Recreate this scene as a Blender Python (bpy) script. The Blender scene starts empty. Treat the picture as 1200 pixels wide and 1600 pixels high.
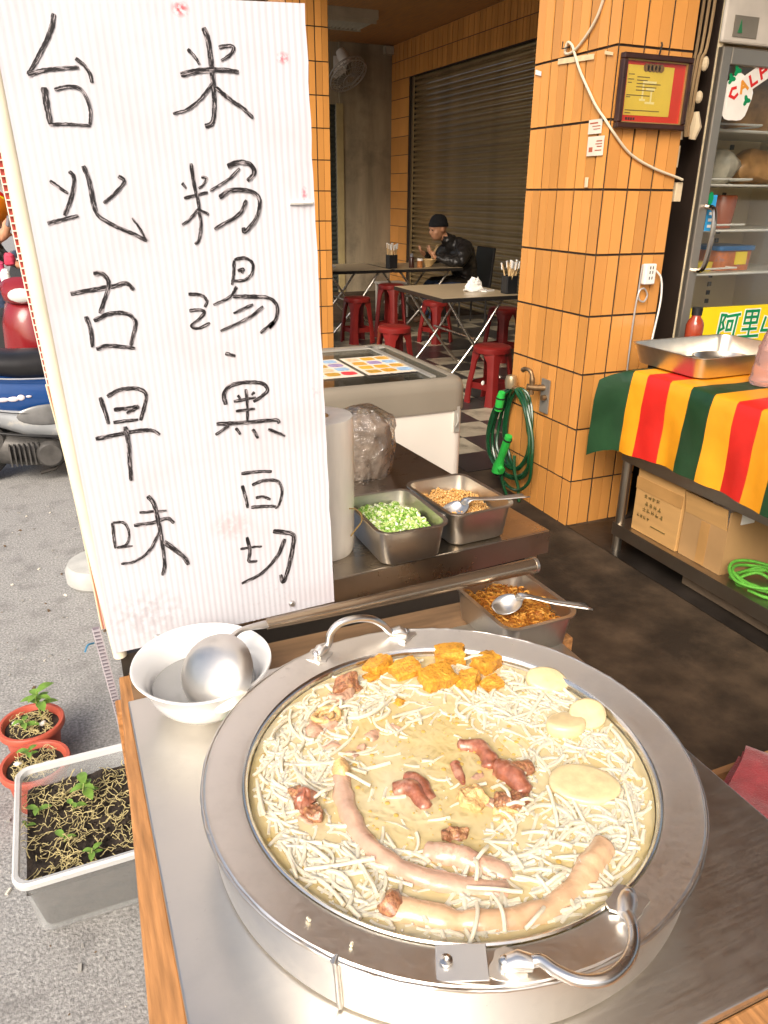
import bpy, bmesh, math, random
from mathutils import Vector, Matrix, noise
random.seed(7)
SC = bpy.context.scene
COL = SC.collection
R_ = math.radians

# ------------------------------------------------------------------ camera
def set_camera(loc, pitch, yaw, roll, lens):
    p, y, r = R_(pitch), R_(yaw), R_(roll)
    f = Vector((math.sin(y)*math.cos(p), math.cos(y)*math.cos(p), -math.sin(p)))
    x = Vector((math.cos(y), -math.sin(y), 0))
    u = x.cross(f)
    x2 = x*math.cos(r) + u*math.sin(r)
    u2 = -x*math.sin(r) + u*math.cos(r)
    cd = bpy.data.cameras.new('camera'); co = bpy.data.objects.new('camera', cd); COL.objects.link(co)
    m = Matrix((x2, u2, -f)).transposed().to_4x4(); m.translation = loc
    co.matrix_world = m
    cd.sensor_fit = 'VERTICAL'; cd.sensor_height = 36; cd.sensor_width = 27; cd.lens = lens
    cd.clip_start = .02; cd.clip_end = 2000
    SC.camera = co
set_camera(Vector((0, 0, 1.55)), 22.8, 23.3, .46, 26.55)

# ------------------------------------------------------------------ sky, sun, exposure
SUN_EL, SUN_AZ = 38, 222          # azimuth measured from +Y clockwise; the light comes from behind the camera, street side
w = bpy.data.worlds.new('World'); SC.world = w; w.use_nodes = True
nt = w.node_tree; bg = nt.nodes['Background']
sk = nt.nodes.new('ShaderNodeTexSky'); sk.sky_type = 'NISHITA'; sk.sun_disc = False
sk.sun_elevation = R_(SUN_EL); sk.sun_rotation = R_(SUN_AZ)
sk.air_density = 1.0; sk.dust_density = 6.0; sk.ozone_density = .6
nt.links.new(sk.outputs[0], bg.inputs[0]); bg.inputs[1].default_value = .105
sl = bpy.data.lights.new('sun', 'SUN'); sl.energy = 1.5; sl.angle = R_(36); sl.color = (1, .95, .87)
so = bpy.data.objects.new('sun', sl); COL.objects.link(so)
_d = Vector((math.sin(R_(SUN_AZ))*math.cos(R_(SUN_EL)), math.cos(R_(SUN_AZ))*math.cos(R_(SUN_EL)), math.sin(R_(SUN_EL))))
so.rotation_euler = _d.to_track_quat('Z', 'Y').to_euler()
SC.view_settings.view_transform = 'Standard'; SC.view_settings.look = 'None'
SC.view_settings.gamma = 1; SC.view_settings.use_curve_mapping = False
SC.view_settings.exposure = .98
SC.render.engine = 'CYCLES'
SC.cycles.use_denoising = True
SC.cycles.max_bounces = 10; SC.cycles.diffuse_bounces = 6; SC.cycles.glossy_bounces = 5
SC.cycles.transparent_max_bounces = 12; SC.cycles.sample_clamp_indirect = 6

# ------------------------------------------------------------------ materials
MATS = {}
def M(name, col, rough=.55, metal=0., var=.12, vs=6., bump=0., bs=60., rand=0., coat=0., trans=0., ior=1.45,
      alpha=1., stain=None, stretch=None, spec=.5, sheen=0., sss=0., emit=None):
    """procedural material: noise-varied colour, optional stain (colour, scale, threshold, amount), bump and per-object tone"""
    if name in MATS: return MATS[name]
    m = bpy.data.materials.new(name); m.use_nodes = True; MATS[name] = m
    n, L = m.node_tree.nodes, m.node_tree.links
    b = n['Principled BSDF']
    tc = n.new('ShaderNodeTexCoord'); src = tc.outputs['Object']
    if stretch:
        mp = n.new('ShaderNodeMapping'); mp.inputs['Scale'].default_value = stretch
        L.new(src, mp.inputs[0]); src = mp.outputs[0]
    nz = n.new('ShaderNodeTexNoise'); nz.inputs['Scale'].default_value = vs; nz.inputs['Detail'].default_value = 6
    L.new(src, nz.inputs['Vector'])
    cr = n.new('ShaderNodeValToRGB'); L.new(nz.outputs[0], cr.inputs[0])
    c = list(col) + [1]
    cr.color_ramp.elements[0].position = .3; cr.color_ramp.elements[1].position = .7
    cr.color_ramp.elements[0].color = [x*(1-var) for x in col] + [1]
    cr.color_ramp.elements[1].color = [min(1, x*(1+var)) for x in col] + [1]
    out = cr.outputs[0]
    if stain:
        sc_, ss, th, am = stain
        n2 = n.new('ShaderNodeTexNoise'); n2.inputs['Scale'].default_value = ss; n2.inputs['Detail'].default_value = 8
        n2.inputs['Roughness'].default_value = .65
        L.new(tc.outputs['Object'], n2.inputs['Vector'])
        r2 = n.new('ShaderNodeMapRange'); r2.inputs[1].default_value = th; r2.inputs[2].default_value = th+.16
        r2.inputs[4].default_value = am; L.new(n2.outputs[0], r2.inputs[0])
        mx = n.new('ShaderNodeMix'); mx.data_type = 'RGBA'
        L.new(r2.outputs[0], mx.inputs[0]); L.new(out, mx.inputs[6]); mx.inputs[7].default_value = list(sc_)+[1]
        out = mx.outputs[2]
    if rand:
        oi = n.new('ShaderNodeObjectInfo'); hs = n.new('ShaderNodeHueSaturation')
        mr = n.new('ShaderNodeMapRange'); mr.inputs[3].default_value = 1-rand; mr.inputs[4].default_value = 1+rand
        L.new(oi.outputs['Random'], mr.inputs[0]); L.new(mr.outputs[0], hs.inputs['Value']); L.new(out, hs.inputs['Color'])
        out = hs.outputs[0]
    L.new(out, b.inputs['Base Color'])
    b.inputs['Metallic'].default_value = metal
    rr = n.new('ShaderNodeMapRange'); rr.inputs[3].default_value = max(.02, rough*.8); rr.inputs[4].default_value = min(1, rough*1.2)
    L.new(nz.outputs[0], rr.inputs[0]); L.new(rr.outputs[0], b.inputs['Roughness'])
    b.inputs['IOR'].default_value = ior; b.inputs['Alpha'].default_value = alpha
    b.inputs['Specular IOR Level'].default_value = spec
    b.inputs['Transmission Weight'].default_value = trans
    b.inputs['Coat Weight'].default_value = coat; b.inputs['Coat Roughness'].default_value = .08
    b.inputs['Sheen Weight'].default_value = sheen
    if sss:
        b.inputs['Subsurface Weight'].default_value = sss; b.inputs['Subsurface Scale'].default_value = .006
        b.inputs['Subsurface Radius'].default_value = (1, .7, .4)
    if bump:
        n3 = n.new('ShaderNodeTexNoise'); n3.inputs['Scale'].default_value = bs; n3.inputs['Detail'].default_value = 5
        L.new(src, n3.inputs['Vector'])
        bp = n.new('ShaderNodeBump'); bp.inputs['Strength'].default_value = min(1, bump); bp.inputs['Distance'].default_value = .004*max(1, bump)
        L.new(n3.outputs[0], bp.inputs['Height']); L.new(bp.outputs[0], b.inputs['Normal'])
    return m

def steel(name, rough=.3, col=(.62, .6, .57), stretch=(3, 3, 3), bump=.05, dirt=.35):
    """brushed, used sheet steel: grain along one direction, greasy smudges, hairline scratches and dull spots"""
    if name in MATS: return MATS[name]
    m = bpy.data.materials.new(name); m.use_nodes = True; MATS[name] = m; n, L = m.node_tree.nodes, m.node_tree.links; b = n['Principled BSDF']
    tc = n.new('ShaderNodeTexCoord')
    def nz(scale, st=None, det=5, rgh=.6):
        src = tc.outputs['Object']
        if st: mp = n.new('ShaderNodeMapping'); mp.inputs['Scale'].default_value = st; mp.inputs['Rotation'].default_value = (0, 0, .12); L.new(src, mp.inputs[0]); src = mp.outputs[0]
        q = n.new('ShaderNodeTexNoise'); q.inputs['Scale'].default_value = scale; q.inputs['Detail'].default_value = det; q.inputs['Roughness'].default_value = rgh; L.new(src, q.inputs[0]); return q.outputs[0]
    def ramp(src, a, c, lo, hi):
        r = n.new('ShaderNodeMapRange'); r.inputs[1].default_value = a; r.inputs[2].default_value = c; r.inputs[3].default_value = lo; r.inputs[4].default_value = hi; L.new(src, r.inputs[0]); return r.outputs[0]
    def mixc(f, a, c):
        x = n.new('ShaderNodeMix'); x.data_type = 'RGBA'; L.new(f, x.inputs[0]); L.new(a, x.inputs[6]) if not isinstance(a, tuple) else setattr(x.inputs[6], 'default_value', (*a, 1)); x.inputs[7].default_value = (*c, 1); return x.outputs[2]
    mx = max(stretch); g_st = tuple(90 if k == mx else 4 for k in stretch) if min(stretch) != mx else (40, 40, 40)
    smud = nz(7, None, 8, .7); grain = nz(4, g_st, 3); spots = nz(55, None, 3)
    c1 = mixc(ramp(smud, .5, .72, 0, dirt), col, tuple(k*.62 for k in col))
    c2 = mixc(ramp(spots, .7, .78, 0, .3), c1, (.36, .33, .29))
    L.new(c2, b.inputs['Base Color']); b.inputs['Metallic'].default_value = 1
    ad = n.new('ShaderNodeMath'); ad.operation = 'ADD'; L.new(ramp(smud, .35, .7, rough*.85, rough*1.15), ad.inputs[0]); L.new(ramp(grain, .3, .7, -.03, .04), ad.inputs[1]); L.new(ad.outputs[0], b.inputs['Roughness'])
    b1 = n.new('ShaderNodeBump'); b1.inputs['Strength'].default_value = .12; b1.inputs['Distance'].default_value = .0006; L.new(grain, b1.inputs['Height'])
    b2 = n.new('ShaderNodeBump'); b2.inputs['Strength'].default_value = .15; b2.inputs['Distance'].default_value = .004; L.new(nz(6, None, 2), b2.inputs['Height']); L.new(b1.outputs[0], b2.inputs['Normal']); L.new(b2.outputs[0], b.inputs['Normal'])
    return m

def thin_glass(name, tint=(.97, .98, .97), f0=.02, fmax=.35, bump=0):
    m = bpy.data.materials.new(name); m.use_nodes = True; MATS[name] = m; n, L = m.node_tree.nodes, m.node_tree.links
    tr = n.new('ShaderNodeBsdfTransparent'); tr.inputs[0].default_value = (*tint, 1); gl = n.new('ShaderNodeBsdfGlossy'); gl.inputs['Roughness'].default_value = .03
    lw = n.new('ShaderNodeLayerWeight'); lw.inputs[0].default_value = .25; mr = n.new('ShaderNodeMapRange'); mr.inputs[3].default_value = f0; mr.inputs[4].default_value = fmax; L.new(lw.outputs['Fresnel'], mr.inputs[0])
    mx = n.new('ShaderNodeMixShader'); L.new(mr.outputs[0], mx.inputs[0]); L.new(tr.outputs[0], mx.inputs[1]); L.new(gl.outputs[0], mx.inputs[2]); L.new(mx.outputs[0], n['Material Output'].inputs[0])
    if bump:
        tc = n.new('ShaderNodeTexCoord'); nz = n.new('ShaderNodeTexNoise'); nz.inputs['Scale'].default_value = bump; nz.inputs['Detail'].default_value = 3; L.new(tc.outputs['Object'], nz.inputs[0])
        bp = n.new('ShaderNodeBump'); bp.inputs['Strength'].default_value = 1; bp.inputs['Distance'].default_value = .02; L.new(nz.outputs[0], bp.inputs['Height']); L.new(bp.outputs[0], gl.inputs['Normal']); L.new(bp.outputs[0], lw.inputs['Normal'])
    return m

# ------------------------------------------------------------------ geometry collector
class G:
    def __init__(s): s.v = []; s.f = []; s.m = []
    def add(s, vs, fs, mi=0):
        o = len(s.v); s.v += [tuple(p) for p in vs]; s.f += [tuple(i+o for i in q) for q in fs]; s.m += [mi]*len(fs); return s
    def box(s, x0, x1, y0, y1, z0, z1, mi=0):
        return s.add([(x0,y0,z0),(x1,y0,z0),(x1,y1,z0),(x0,y1,z0),(x0,y0,z1),(x1,y0,z1),(x1,y1,z1),(x0,y1,z1)],
                     [(0,3,2,1),(4,5,6,7),(0,1,5,4),(1,2,6,5),(2,3,7,6),(3,0,4,7)], mi)
    def obox(s, c, size, rot=(0,0,0), mi=0):
        from mathutils import Euler
        R = Euler(rot).to_matrix(); c = Vector(c); h = [k/2 for k in size]
        P = [c+R@Vector((i*h[0], j*h[1], k*h[2])) for k in (-1,1) for i,j in ((-1,-1),(1,-1),(1,1),(-1,1))]
        return s.add(P, [(0,3,2,1),(4,5,6,7),(0,1,5,4),(1,2,6,5),(2,3,7,6),(3,0,4,7)], mi)
    def beam(s, a, b, wx, wy, mi=0):
        a, b = Vector(a), Vector(b); d = (b-a).normalized()
        x = d.cross(Vector((0,0,1)));  x = Vector((1,0,0)) if x.length < .05 else x.normalized()
        y = d.cross(x); P = [q+x*i*wx/2+y*j*wy/2 for q in (a,b) for i,j in ((-1,-1),(1,-1),(1,1),(-1,1))]
        return s.add(P, [(0,3,2,1),(4,5,6,7),(0,1,5,4),(1,2,6,5),(2,3,7,6),(3,0,4,7)], mi)
    def tube(s, pts, r, n=8, mi=0, caps=True, closed=False, flat=1.):
        P = [Vector(p) for p in pts]; k = len(P)
        rs = list(r) if isinstance(r, (list, tuple)) else [r]*k
        T = []
        for i in range(k):
            a = P[(i-1) % k] if closed or i else P[i]; b = P[(i+1) % k] if closed or i < k-1 else P[i]
            t = b-a; T.append(t.normalized() if t.length > 1e-9 else Vector((0,0,1)))
        u = T[0].cross(Vector((0,0,1)));  u = T[0].cross(Vector((0,1,0))) if u.length < .1 else u
        u.normalize(); vs = []
        for i in range(k):
            u = (u-T[i]*u.dot(T[i])); u = u.normalized() if u.length > 1e-6 else T[i].orthogonal().normalized()
            wv = T[i].cross(u)
            for j in range(n):
                a = 2*math.pi*j/n
                vs.append(P[i]+(u*math.cos(a)+wv*math.sin(a)*flat)*rs[i])
        fs = []
        for i in range(k if closed else k-1):
            i2 = (i+1) % k
            for j in range(n):
                j2 = (j+1) % n; fs.append((i*n+j, i*n+j2, i2*n+j2, i2*n+j))
        if caps and not closed:
            fs.append(tuple(range(n))[::-1]); fs.append(tuple((k-1)*n+j for j in range(n)))
        return s.add(vs, fs, mi)
    def lathe(s, prof, n=32, c=(0,0,0), mi=0, R=None, sx=1., sy=1.):
        c = Vector(c); vs = []; rings = []
        for r, z in prof:
            if r < 1e-6: rings.append([len(vs)]); vs.append(Vector((0,0,z)))
            else:
                rings.append(list(range(len(vs), len(vs)+n)))
                vs += [Vector((r*sx*math.cos(2*math.pi*j/n), r*sy*math.sin(2*math.pi*j/n), z)) for j in range(n)]
        fs = []
        for a, b in zip(rings, rings[1:]):
            if len(a) == 1 and len(b) == 1: continue
            for j in range(n):
                k = (j+1) % n
                if len(a) == 1: fs.append((a[0], b[k], b[j]))
                elif len(b) == 1: fs.append((a[j], a[k], b[0]))
                else: fs.append((a[j], a[k], b[k], b[j]))
        if R is not None: vs = [R@p for p in vs]
        return s.add([p+c for p in vs], fs, mi)
    def loft(s, loops, mi=0, cap0=False, cap1=False):
        n = len(loops[0]); vs = [p for l in loops for p in l]; fs = []
        for i in range(len(loops)-1):
            for j in range(n):
                k = (j+1) % n; fs.append((i*n+j, i*n+k, (i+1)*n+k, (i+1)*n+j))
        if cap0: fs.append(tuple(range(n))[::-1])
        if cap1: fs.append(tuple((len(loops)-1)*n+j for j in range(n)))
        return s.add(vs, fs, mi)
    def sheet(s, rows, mi=0):
        n = len(rows[0]); vs = [p for r in rows for p in r]
        return s.add(vs, [(i*n+j, i*n+j+1, (i+1)*n+j+1, (i+1)*n+j) for i in range(len(rows)-1) for j in range(n-1)], mi)
    def prism(s, poly, a, b, ax='z', mi=0):
        f = {'z': lambda u,v,t: (u,v,t), 'y': lambda u,v,t: (u,t,v), 'x': lambda u,v,t: (t,u,v)}[ax]
        n = len(poly); vs = [f(u,v,a) for u,v in poly]+[f(u,v,b) for u,v in poly]
        fs = [tuple(range(n))[::-1], tuple(range(n, 2*n))]+[(j, (j+1) % n, (j+1) % n+n, j+n) for j in range(n)]
        return s.add(vs, fs, mi)
    def ball(s, c, r, n=12, m=8, mi=0):
        r = r if isinstance(r, (tuple, list)) else (r, r, r); c = Vector(c)
        prof = [(math.sin(math.pi*i/m), -math.cos(math.pi*i/m)) for i in range(m+1)]
        o = len(s.v); s.lathe(prof, n, (0,0,0), mi)
        for i in range(o, len(s.v)):
            p = s.v[i]; s.v[i] = (p[0]*r[0]+c.x, p[1]*r[1]+c.y, p[2]*r[2]+c.z)
        return s
    def jitter(s, a, seed=0, sc=1.):
        rr = random.Random(seed)
        s.v = [tuple(x+rr.uniform(-a, a) for x in p) for p in s.v]; return s
    def xf(s, mtx): s.v = [tuple(mtx@Vector(p)) for p in s.v]; return s
    def wob(s, a, sc, seed=0):
        o = Vector((seed*3.1, seed*1.7, seed*.9)); nv = []
        for p in s.v:
            q = Vector(p); d = noise.noise_vector(q*sc+o); nv.append(tuple(q+d*a))
        s.v = nv; return s
    def build(s, name, mat, parent=None, smooth=None, bevel=0, seg=2, world=True):
        me = bpy.data.meshes.new(name); off = OFF.get(parent.name, Vector()) if (parent and world) else Vector()
        me.from_pydata([(p[0]-off.x, p[1]-off.y, p[2]-off.z) for p in s.v], [], s.f)
        bm = bmesh.new(); bm.from_mesh(me); bmesh.ops.recalc_face_normals(bm, faces=bm.faces); bm.to_mesh(me); bm.free()
        for m in (mat if isinstance(mat, (list, tuple)) else [mat]): me.materials.append(m)
        if any(s.m): me.polygons.foreach_set('material_index', s.m)
        if smooth is not None:
            me.polygons.foreach_set('use_smooth', [True]*len(me.polygons)); me.set_sharp_from_angle(angle=R_(smooth))
        o = bpy.data.objects.new(name, me); COL.objects.link(o)
        if parent: o.parent = parent; OFF[o.name] = off
        if bevel:
            b = o.modifiers.new('bevel', 'BEVEL'); b.width = bevel; b.segments = seg; b.limit_method = 'ANGLE'; b.angle_limit = R_(35)
        return o
OFF = {}
def tag(o, label=None, cat=None, group=None, kind=None):
    if label: o['label'] = label
    if cat: o['category'] = cat
    if group: o['group'] = group
    if kind: o['kind'] = kind
    return o
def thing(name, loc, label, cat, group=None, rz=0):
    o = bpy.data.objects.new(name, None); COL.objects.link(o); o.location = loc; o.rotation_euler = (0,0,rz)
    o.empty_display_size = .1; OFF[o.name] = Vector(loc); return tag(o, label, cat, group)
def copy_tree(o, parent=None):
    c = o.copy(); COL.objects.link(c); c.parent = parent
    for ch in list(o.children): copy_tree(ch, c)
    return c
def catmull(P, k=6, closed=False):
    P = [Vector(p) for p in P]; n = len(P); out = []
    for i in range(n if closed else n-1):
        a = P[(i-1) % n] if closed or i else P[0]*2-P[1]; b = P[i]; c = P[(i+1) % n]
        d = P[(i+2) % n] if closed or i+2 < n else P[-1]*2-P[-2]
        for j in range(k):
            t = j/k; out.append(.5*((2*b)+(c-a)*t+(2*a-5*b+4*c-d)*t*t+(3*b-a-3*c+d)*t**3))
    if not closed: out.append(P[-1])
    return out
def rrect(wd, dp, r, n=5, z=0, c=(0,0)):
    P = []
    for cx, cy, a0 in ((1,1,0),(-1,1,90),(-1,-1,180),(1,-1,270)):
        for i in range(n+1):
            a = R_(a0+90*i/n); P.append((c[0]+cx*(wd/2-r)+r*math.cos(a), c[1]+cy*(dp/2-r)+r*math.sin(a), z))
    return P
def arc(c, r, a0, a1, n, z=0): return [(c[0]+r*math.cos(R_(a0+(a1-a0)*i/n)), c[1]+r*math.sin(R_(a0+(a1-a0)*i/n)), z) for i in range(n+1)]
# ================================================================== SETTING
m_asph = M('asphalt', (.3, .295, .285), .9, 0, .42, 120, .9, 140, stain=((.16, .155, .15), 9, .5, .55))
m_floor = M('dark_concrete', (.06, .04, .024), .8, 0, .5, 6, .4, 90, spec=.25, stain=((.02, .014, .009), 1.8, .46, .85))
m_grout = M('grout', (.045, .03, .02), .9)
m_orange = M('orange_tile', (.59, .265, .068), .18, 0, .06, 3, .04, 25, rand=.14, stain=((.36, .14, .035), 12, .64, .4))
m_brownceil = M('ceiling_board', (.4, .2, .07), .5, 0, .25, 5, stretch=(8, .6, 8))
m_conc = M('raw_concrete', (.3, .25, .17), .85, 0, .3, 1.6, .3, 20, stretch=(3, 3, .5), stain=((.09, .078, .06), 1.2, .5, .6))
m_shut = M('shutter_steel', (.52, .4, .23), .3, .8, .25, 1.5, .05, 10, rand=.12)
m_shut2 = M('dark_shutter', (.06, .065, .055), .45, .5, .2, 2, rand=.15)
m_white_tile = M('pale_floor_tile', (.36, .31, .22), .35, 0, .15, 8, stain=((.1, .085, .06), 5, .47, .85), rand=.1)
m_dark_tile = M('dark_floor_tile', (.035, .03, .027), .3, 0, .25, 6, rand=.2)
m_render = M('pale_render', (.62, .58, .52), .9, 0, .1, .6)
m_dkmetal = M('dark_metal', (.05, .045, .04), .5, .5)
m_black = M('black_plastic', (.012, .012, .013), .42, 0, .2)
m_white = M('white_plastic', (.74, .72, .68), .4, 0, .05, 4)
m_glass = thin_glass('clear_glass')

g = G(); N = 40
g.add([(-400,-400,0),(400,-400,0),(400,400,0),(-400,400,0)], [(0,1,2,3)])
tag(g.build('ground', m_asph), kind='structure')
fl = tag(G().add([(.9,-8,.004),(9,-8,.004),(9,12.7,.004),(.9,12.7,.004)], [(0,1,2,3)]).build('arcade_floor', m_floor), kind='structure')
# checkered floor tiles of the seating area
T = .315; tm = G().box(.002, T-.002, .002, T-.002, 0, .006)
tdat = None; rr_t = random.Random(5)
for i in range(11):
    for j in range(18):
        x, y = 2.16+i*T, 3.75+j*T
        if tdat is None:
            o = tm.build('tile', m_white_tile, fl); pale, tdat = o.data, o.data; dark = o.data.copy(); dark.materials[0] = m_dark_tile
        else:
            o = bpy.data.objects.new('tile', pale); COL.objects.link(o); o.parent = fl
        if (i+j) % 2 == 0 or rr_t.random() < .3: o.data = dark
        o.location = (x, y, .0045)
# darker, smoother strip of floor under the striped table
tag(G().add([(2.24,.2,.008),(2.95,.2,.008),(2.95,2.84,.008),(2.24,2.84,.008)], [(0,1,2,3)]).build('floor_strip', M('darker_floor', (.02, .016, .013), .35, 0, .5, 5, .4, 25)), kind='structure')

def tiles_on(root, faces, z0, rows, h, skip=None):
    """faces: list of (origin xy, direction xy, normal xy, tile count, tile width); paired tiles with alternating joint widths"""
    cache = {}
    for fi, ((ox, oy), (dx, dy), (nx, ny), cnt, tw) in enumerate(faces):
        for r in range(rows):
            for k in range(cnt):
                if skip and skip(fi, r, k): continue
                a0 = .0058 if k % 2 == 0 else .0016; a1 = .0016 if k % 2 == 0 else .0058
                key = (fi, k % 2)
                if key not in cache:
                    gg = G(); t = .002
                    P = [(a0, 0), (tw-a1, 0)]
                    A = [(dx*u, dy*u) for u, _ in P]
                    vs = []
                    for zz in (.005, h-.005):
                        for u in (a0, tw-a1):
                            vs.append((dx*u-nx*.004, dy*u-ny*.004, zz)); vs.append((dx*u+nx*t, dy*u+ny*t, zz))
                    gg.add(vs, [(0,2,3,1),(4,5,7,6),(1,3,7,5),(0,1,5,4),(2,6,7,3),(0,4,6,2)])
                    o = gg.build('tile', m_orange, root, bevel=0, world=False); cache[key] = o.data
                else:
                    o = bpy.data.objects.new('tile', cache[key]); COL.objects.link(o); o.parent = root
                j = random.uniform(-.0009, .0009)
                o.location = Vector((ox+dx*k*tw+nx*j, oy+dy*k*tw+ny*j, z0+r*h))-OFF[root.name]

def pillar(x0, y0, label, rows, top):
    t = thing('tiled_pillar', (x0+.2, y0+.3, 0), label, 'pillar')
    G().box(x0+.006, x0+.394, y0+.006, y0+.594, 0, top).build('core', m_grout, t)
    # courses: first joint above the floor at .239, then every .267
    tiles_on(t, [((x0, y0+.6-.006), (0,-1), (-1,0), 9, .594/9), ((x0+.006, y0), (1,0), (0,-1), 6, .388/6)], -.028, rows, .2675)
    return t
pillar(2.241, 2.869, 'orange tiled pillar with a framed certificate and green hose on its tap', 9, 3.7)
pillar(2.225, 7.42, 'distant orange tiled pillar seen between white sign and shuttered wall', 13, 3.7)

# shop front: a wall of orange tile with a roller shutter, along the arcade
t = thing('shop_wall', (5.6, 10, 0), 'orange tiled shop front framing the big roller shutter behind the diner', 'wall')
G().box(5.506, 5.8, 4.0, 12.7, 3.2, 3.7).build('lintel', m_grout, t)
G().box(5.506, 5.8, 11.93, 12.7, 0, 3.2).build('jamb', m_grout, t)
tiles_on(t, [((5.5, 12.6), (0,-1), (-1,0), 62, .073)], 3.2, 2, .25)
tiles_on(t, [((5.5, 12.6), (0,-1), (-1,0), 2, .335)], 0, 12, .2667)
t = thing('roller_shutter', (5.62, 8, 0), 'wide closed metal roller shutter behind the seated diner', 'shutter')
PITCH = .075; prof = [(5.60, 0), (5.575, .012), (5.566, .03), (5.572, .048), (5.59, .06), (5.605, .066), (5.605, .075)]
gs = G(); gs.sheet([[(x, 4.2, z) for x, z in prof], [(x, 11.9, z) for x, z in prof]])
o0 = gs.build('slat', m_shut, t, smooth=60)
for k in range(1, 43):
    o = bpy.data.objects.new('slat', o0.data); COL.objects.link(o); o.parent = t; o.location = (0, 0, k*PITCH)
G().box(5.54, 5.56, 11.85, 11.92, 0, 3.2).build('guide_rail', steel('rail_steel', .35, (.7, .62, .45)), t)
# end of the arcade
t = thing('end_wall', (4, 12.75, 0), 'stained grey concrete wall at the far end of the arcade', 'wall')
G().box(4.62, 5.5, 12.6, 12.9, 0, 3.7).build('concrete_panel', m_conc, t)
G().box(1.5, 4.62, 12.66, 12.9, 2.85, 3.7).build('header', m_conc, t)
G().box(4.55, 4.66, 12.57, 12.6, 0, 2.86).build('door_trim', M('yellowed_trim', (.34, .27, .13), .7), t)
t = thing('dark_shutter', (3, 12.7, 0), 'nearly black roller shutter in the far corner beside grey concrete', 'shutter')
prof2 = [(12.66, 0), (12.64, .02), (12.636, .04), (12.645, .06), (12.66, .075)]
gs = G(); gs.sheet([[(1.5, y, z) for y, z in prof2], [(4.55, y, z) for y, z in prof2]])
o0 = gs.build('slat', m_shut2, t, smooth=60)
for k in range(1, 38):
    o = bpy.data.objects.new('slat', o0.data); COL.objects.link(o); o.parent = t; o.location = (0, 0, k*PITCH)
# ceiling of the arcade and the storey it carries
tag(G().box(1.7, 9, -7, 12.9, 3.7, 3.95).build('ceiling', m_brownceil), kind='structure')
t = thing('upper_storey', (5, 3, 3.95), 'upper floors of the building above the arcade', 'building')
G().box(1.75, 9, -7, 12.9, 3.95, 10).build('wall', m_render, t)
t = thing('partition_wall', (3.4, 3.75, 0), 'dark brown partition behind the glass door fridge', 'wall')
G().box(2.62, 5.5, 3.72, 3.8, 0, 3.7).build('panel', M('dark_partition', (.06, .035, .022), .6), t)
G().box(2.655, 2.78, 3.2, 3.26, 0, 3.3).build('door_frame', M('maroon_wood', (.05, .014, .01), .45), t)

# fluorescent ceiling fixture and wall fan in the far corner
t = thing('ceiling_light', (4.0, 10.8, 3.7), 'unlit fluorescent fitting with louvre on the dark ceiling', 'ceiling light')
G().box(3.45, 4.35, 10.4, 11.0, 3.6, 3.7).build('housing', M('aged_enamel', (.45, .4, .3), .5), t)
gl = G()
for i in range(14): gl.box(3.5+i*.06, 3.504+i*.06, 10.43, 10.97, 3.56, 3.598)
gl.box(3.47, 4.33, 10.42, 10.425, 3.55, 3.6); gl.box(3.47, 4.33, 10.975, 10.98, 3.55, 3.6)
gl.build('louvre', M('aged_enamel', ()), t)
t = thing('wall_fan', (4.62, 12.4, 3.3), 'white wall mounted fan with round wire cage', 'fan')
fc = Vector((4.62, 12.25, 3.22)); ax = Vector((.25, -.55, -.75)).normalized(); Rf = ax.to_track_quat('Z', 'Y').to_matrix()
gm = G(); gm.lathe([(0, -.16), (.07, -.15), (.085, -.08), (.085, .08), (.06, .12), (0, .125)], 20, fc-ax*.1+Vector((0, 0, .12)), R=Rf)
gm.build('motor', m_white, t, smooth=40)
gc = G()
for rr, zz in ((.3, -.03), (.3, .03), (.22, .08), (.12, .1)):
    gc.tube([fc+Rf@Vector((rr*math.cos(a), rr*math.sin(a), zz)) for a in [2*math.pi*i/28 for i in range(28)]], .012 if rr == .3 else .004, 6, closed=True)
for i in range(28):
    a = 2*math.pi*i/28
    gc.tube([fc+Rf@Vector((r*math.cos(a), r*math.sin(a), z)) for r, z in ((.05, .1), (.2, .085), (.3, .03), (.3, -.03), (.12, -.05))], .003, 4)
gc.build('cage', M('grey_wire', (.4, .38, .36), .4, .3), t)
gb = G()
for i in range(3):
    a = 2.1*i; gb.obox(fc+Rf@Vector((.13*math.cos(a), .13*math.sin(a), 0)), (.2, .11, .006), (Rf@Matrix.Rotation(a, 3, 'Z')@Matrix.Rotation(.4, 3, 'X')).to_euler())
gb.build('blades', M('smoky_plastic', (.18, .17, .15), .4), t)
G().tube([(4.62, 12.58, 3.35), (4.62, 12.45, 3.38), fc-ax*.1+Vector((0, 0, .1))], .03, 8).box(4.52, 4.72, 12.57, 12.6, 3.2, 3.5).build('bracket', m_white, t)
tag(G().box(5.35, 5.49, 12.5, 12.59, 3.57, 3.68).build('junction_box', M('aged_enamel', ())), 'small cream junction box in the top corner above concrete wall', 'box')

# street end far beyond the scooters
t = thing('far_building', (-3, 46, 0), 'pale far building at the end of the street', 'building')
G().box(-16, 3, 45, 52, 0, 12).build('wall', m_render, t)
for i in range(8):
    for k in range(3):
        wn = G().box(-15+i*2.2, -13.6+i*2.2, 44.95, 45.02, 4.3+k*2.6, 5.9+k*2.6).build('window', M('window_glass', (.1, .12, .14), .1), t)
        G().box(-15.1+i*2.2, -13.5+i*2.2, 44.85, 45, 4.2+k*2.6, 4.3+k*2.6).build('sill', m_render, wn)
G().obox((-3, 44.2, 3.2), (14, 2, .12), (.3, 0, 0)).build('awning', M('pink_awning', (.6, .2, .2), .7), t)
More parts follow.
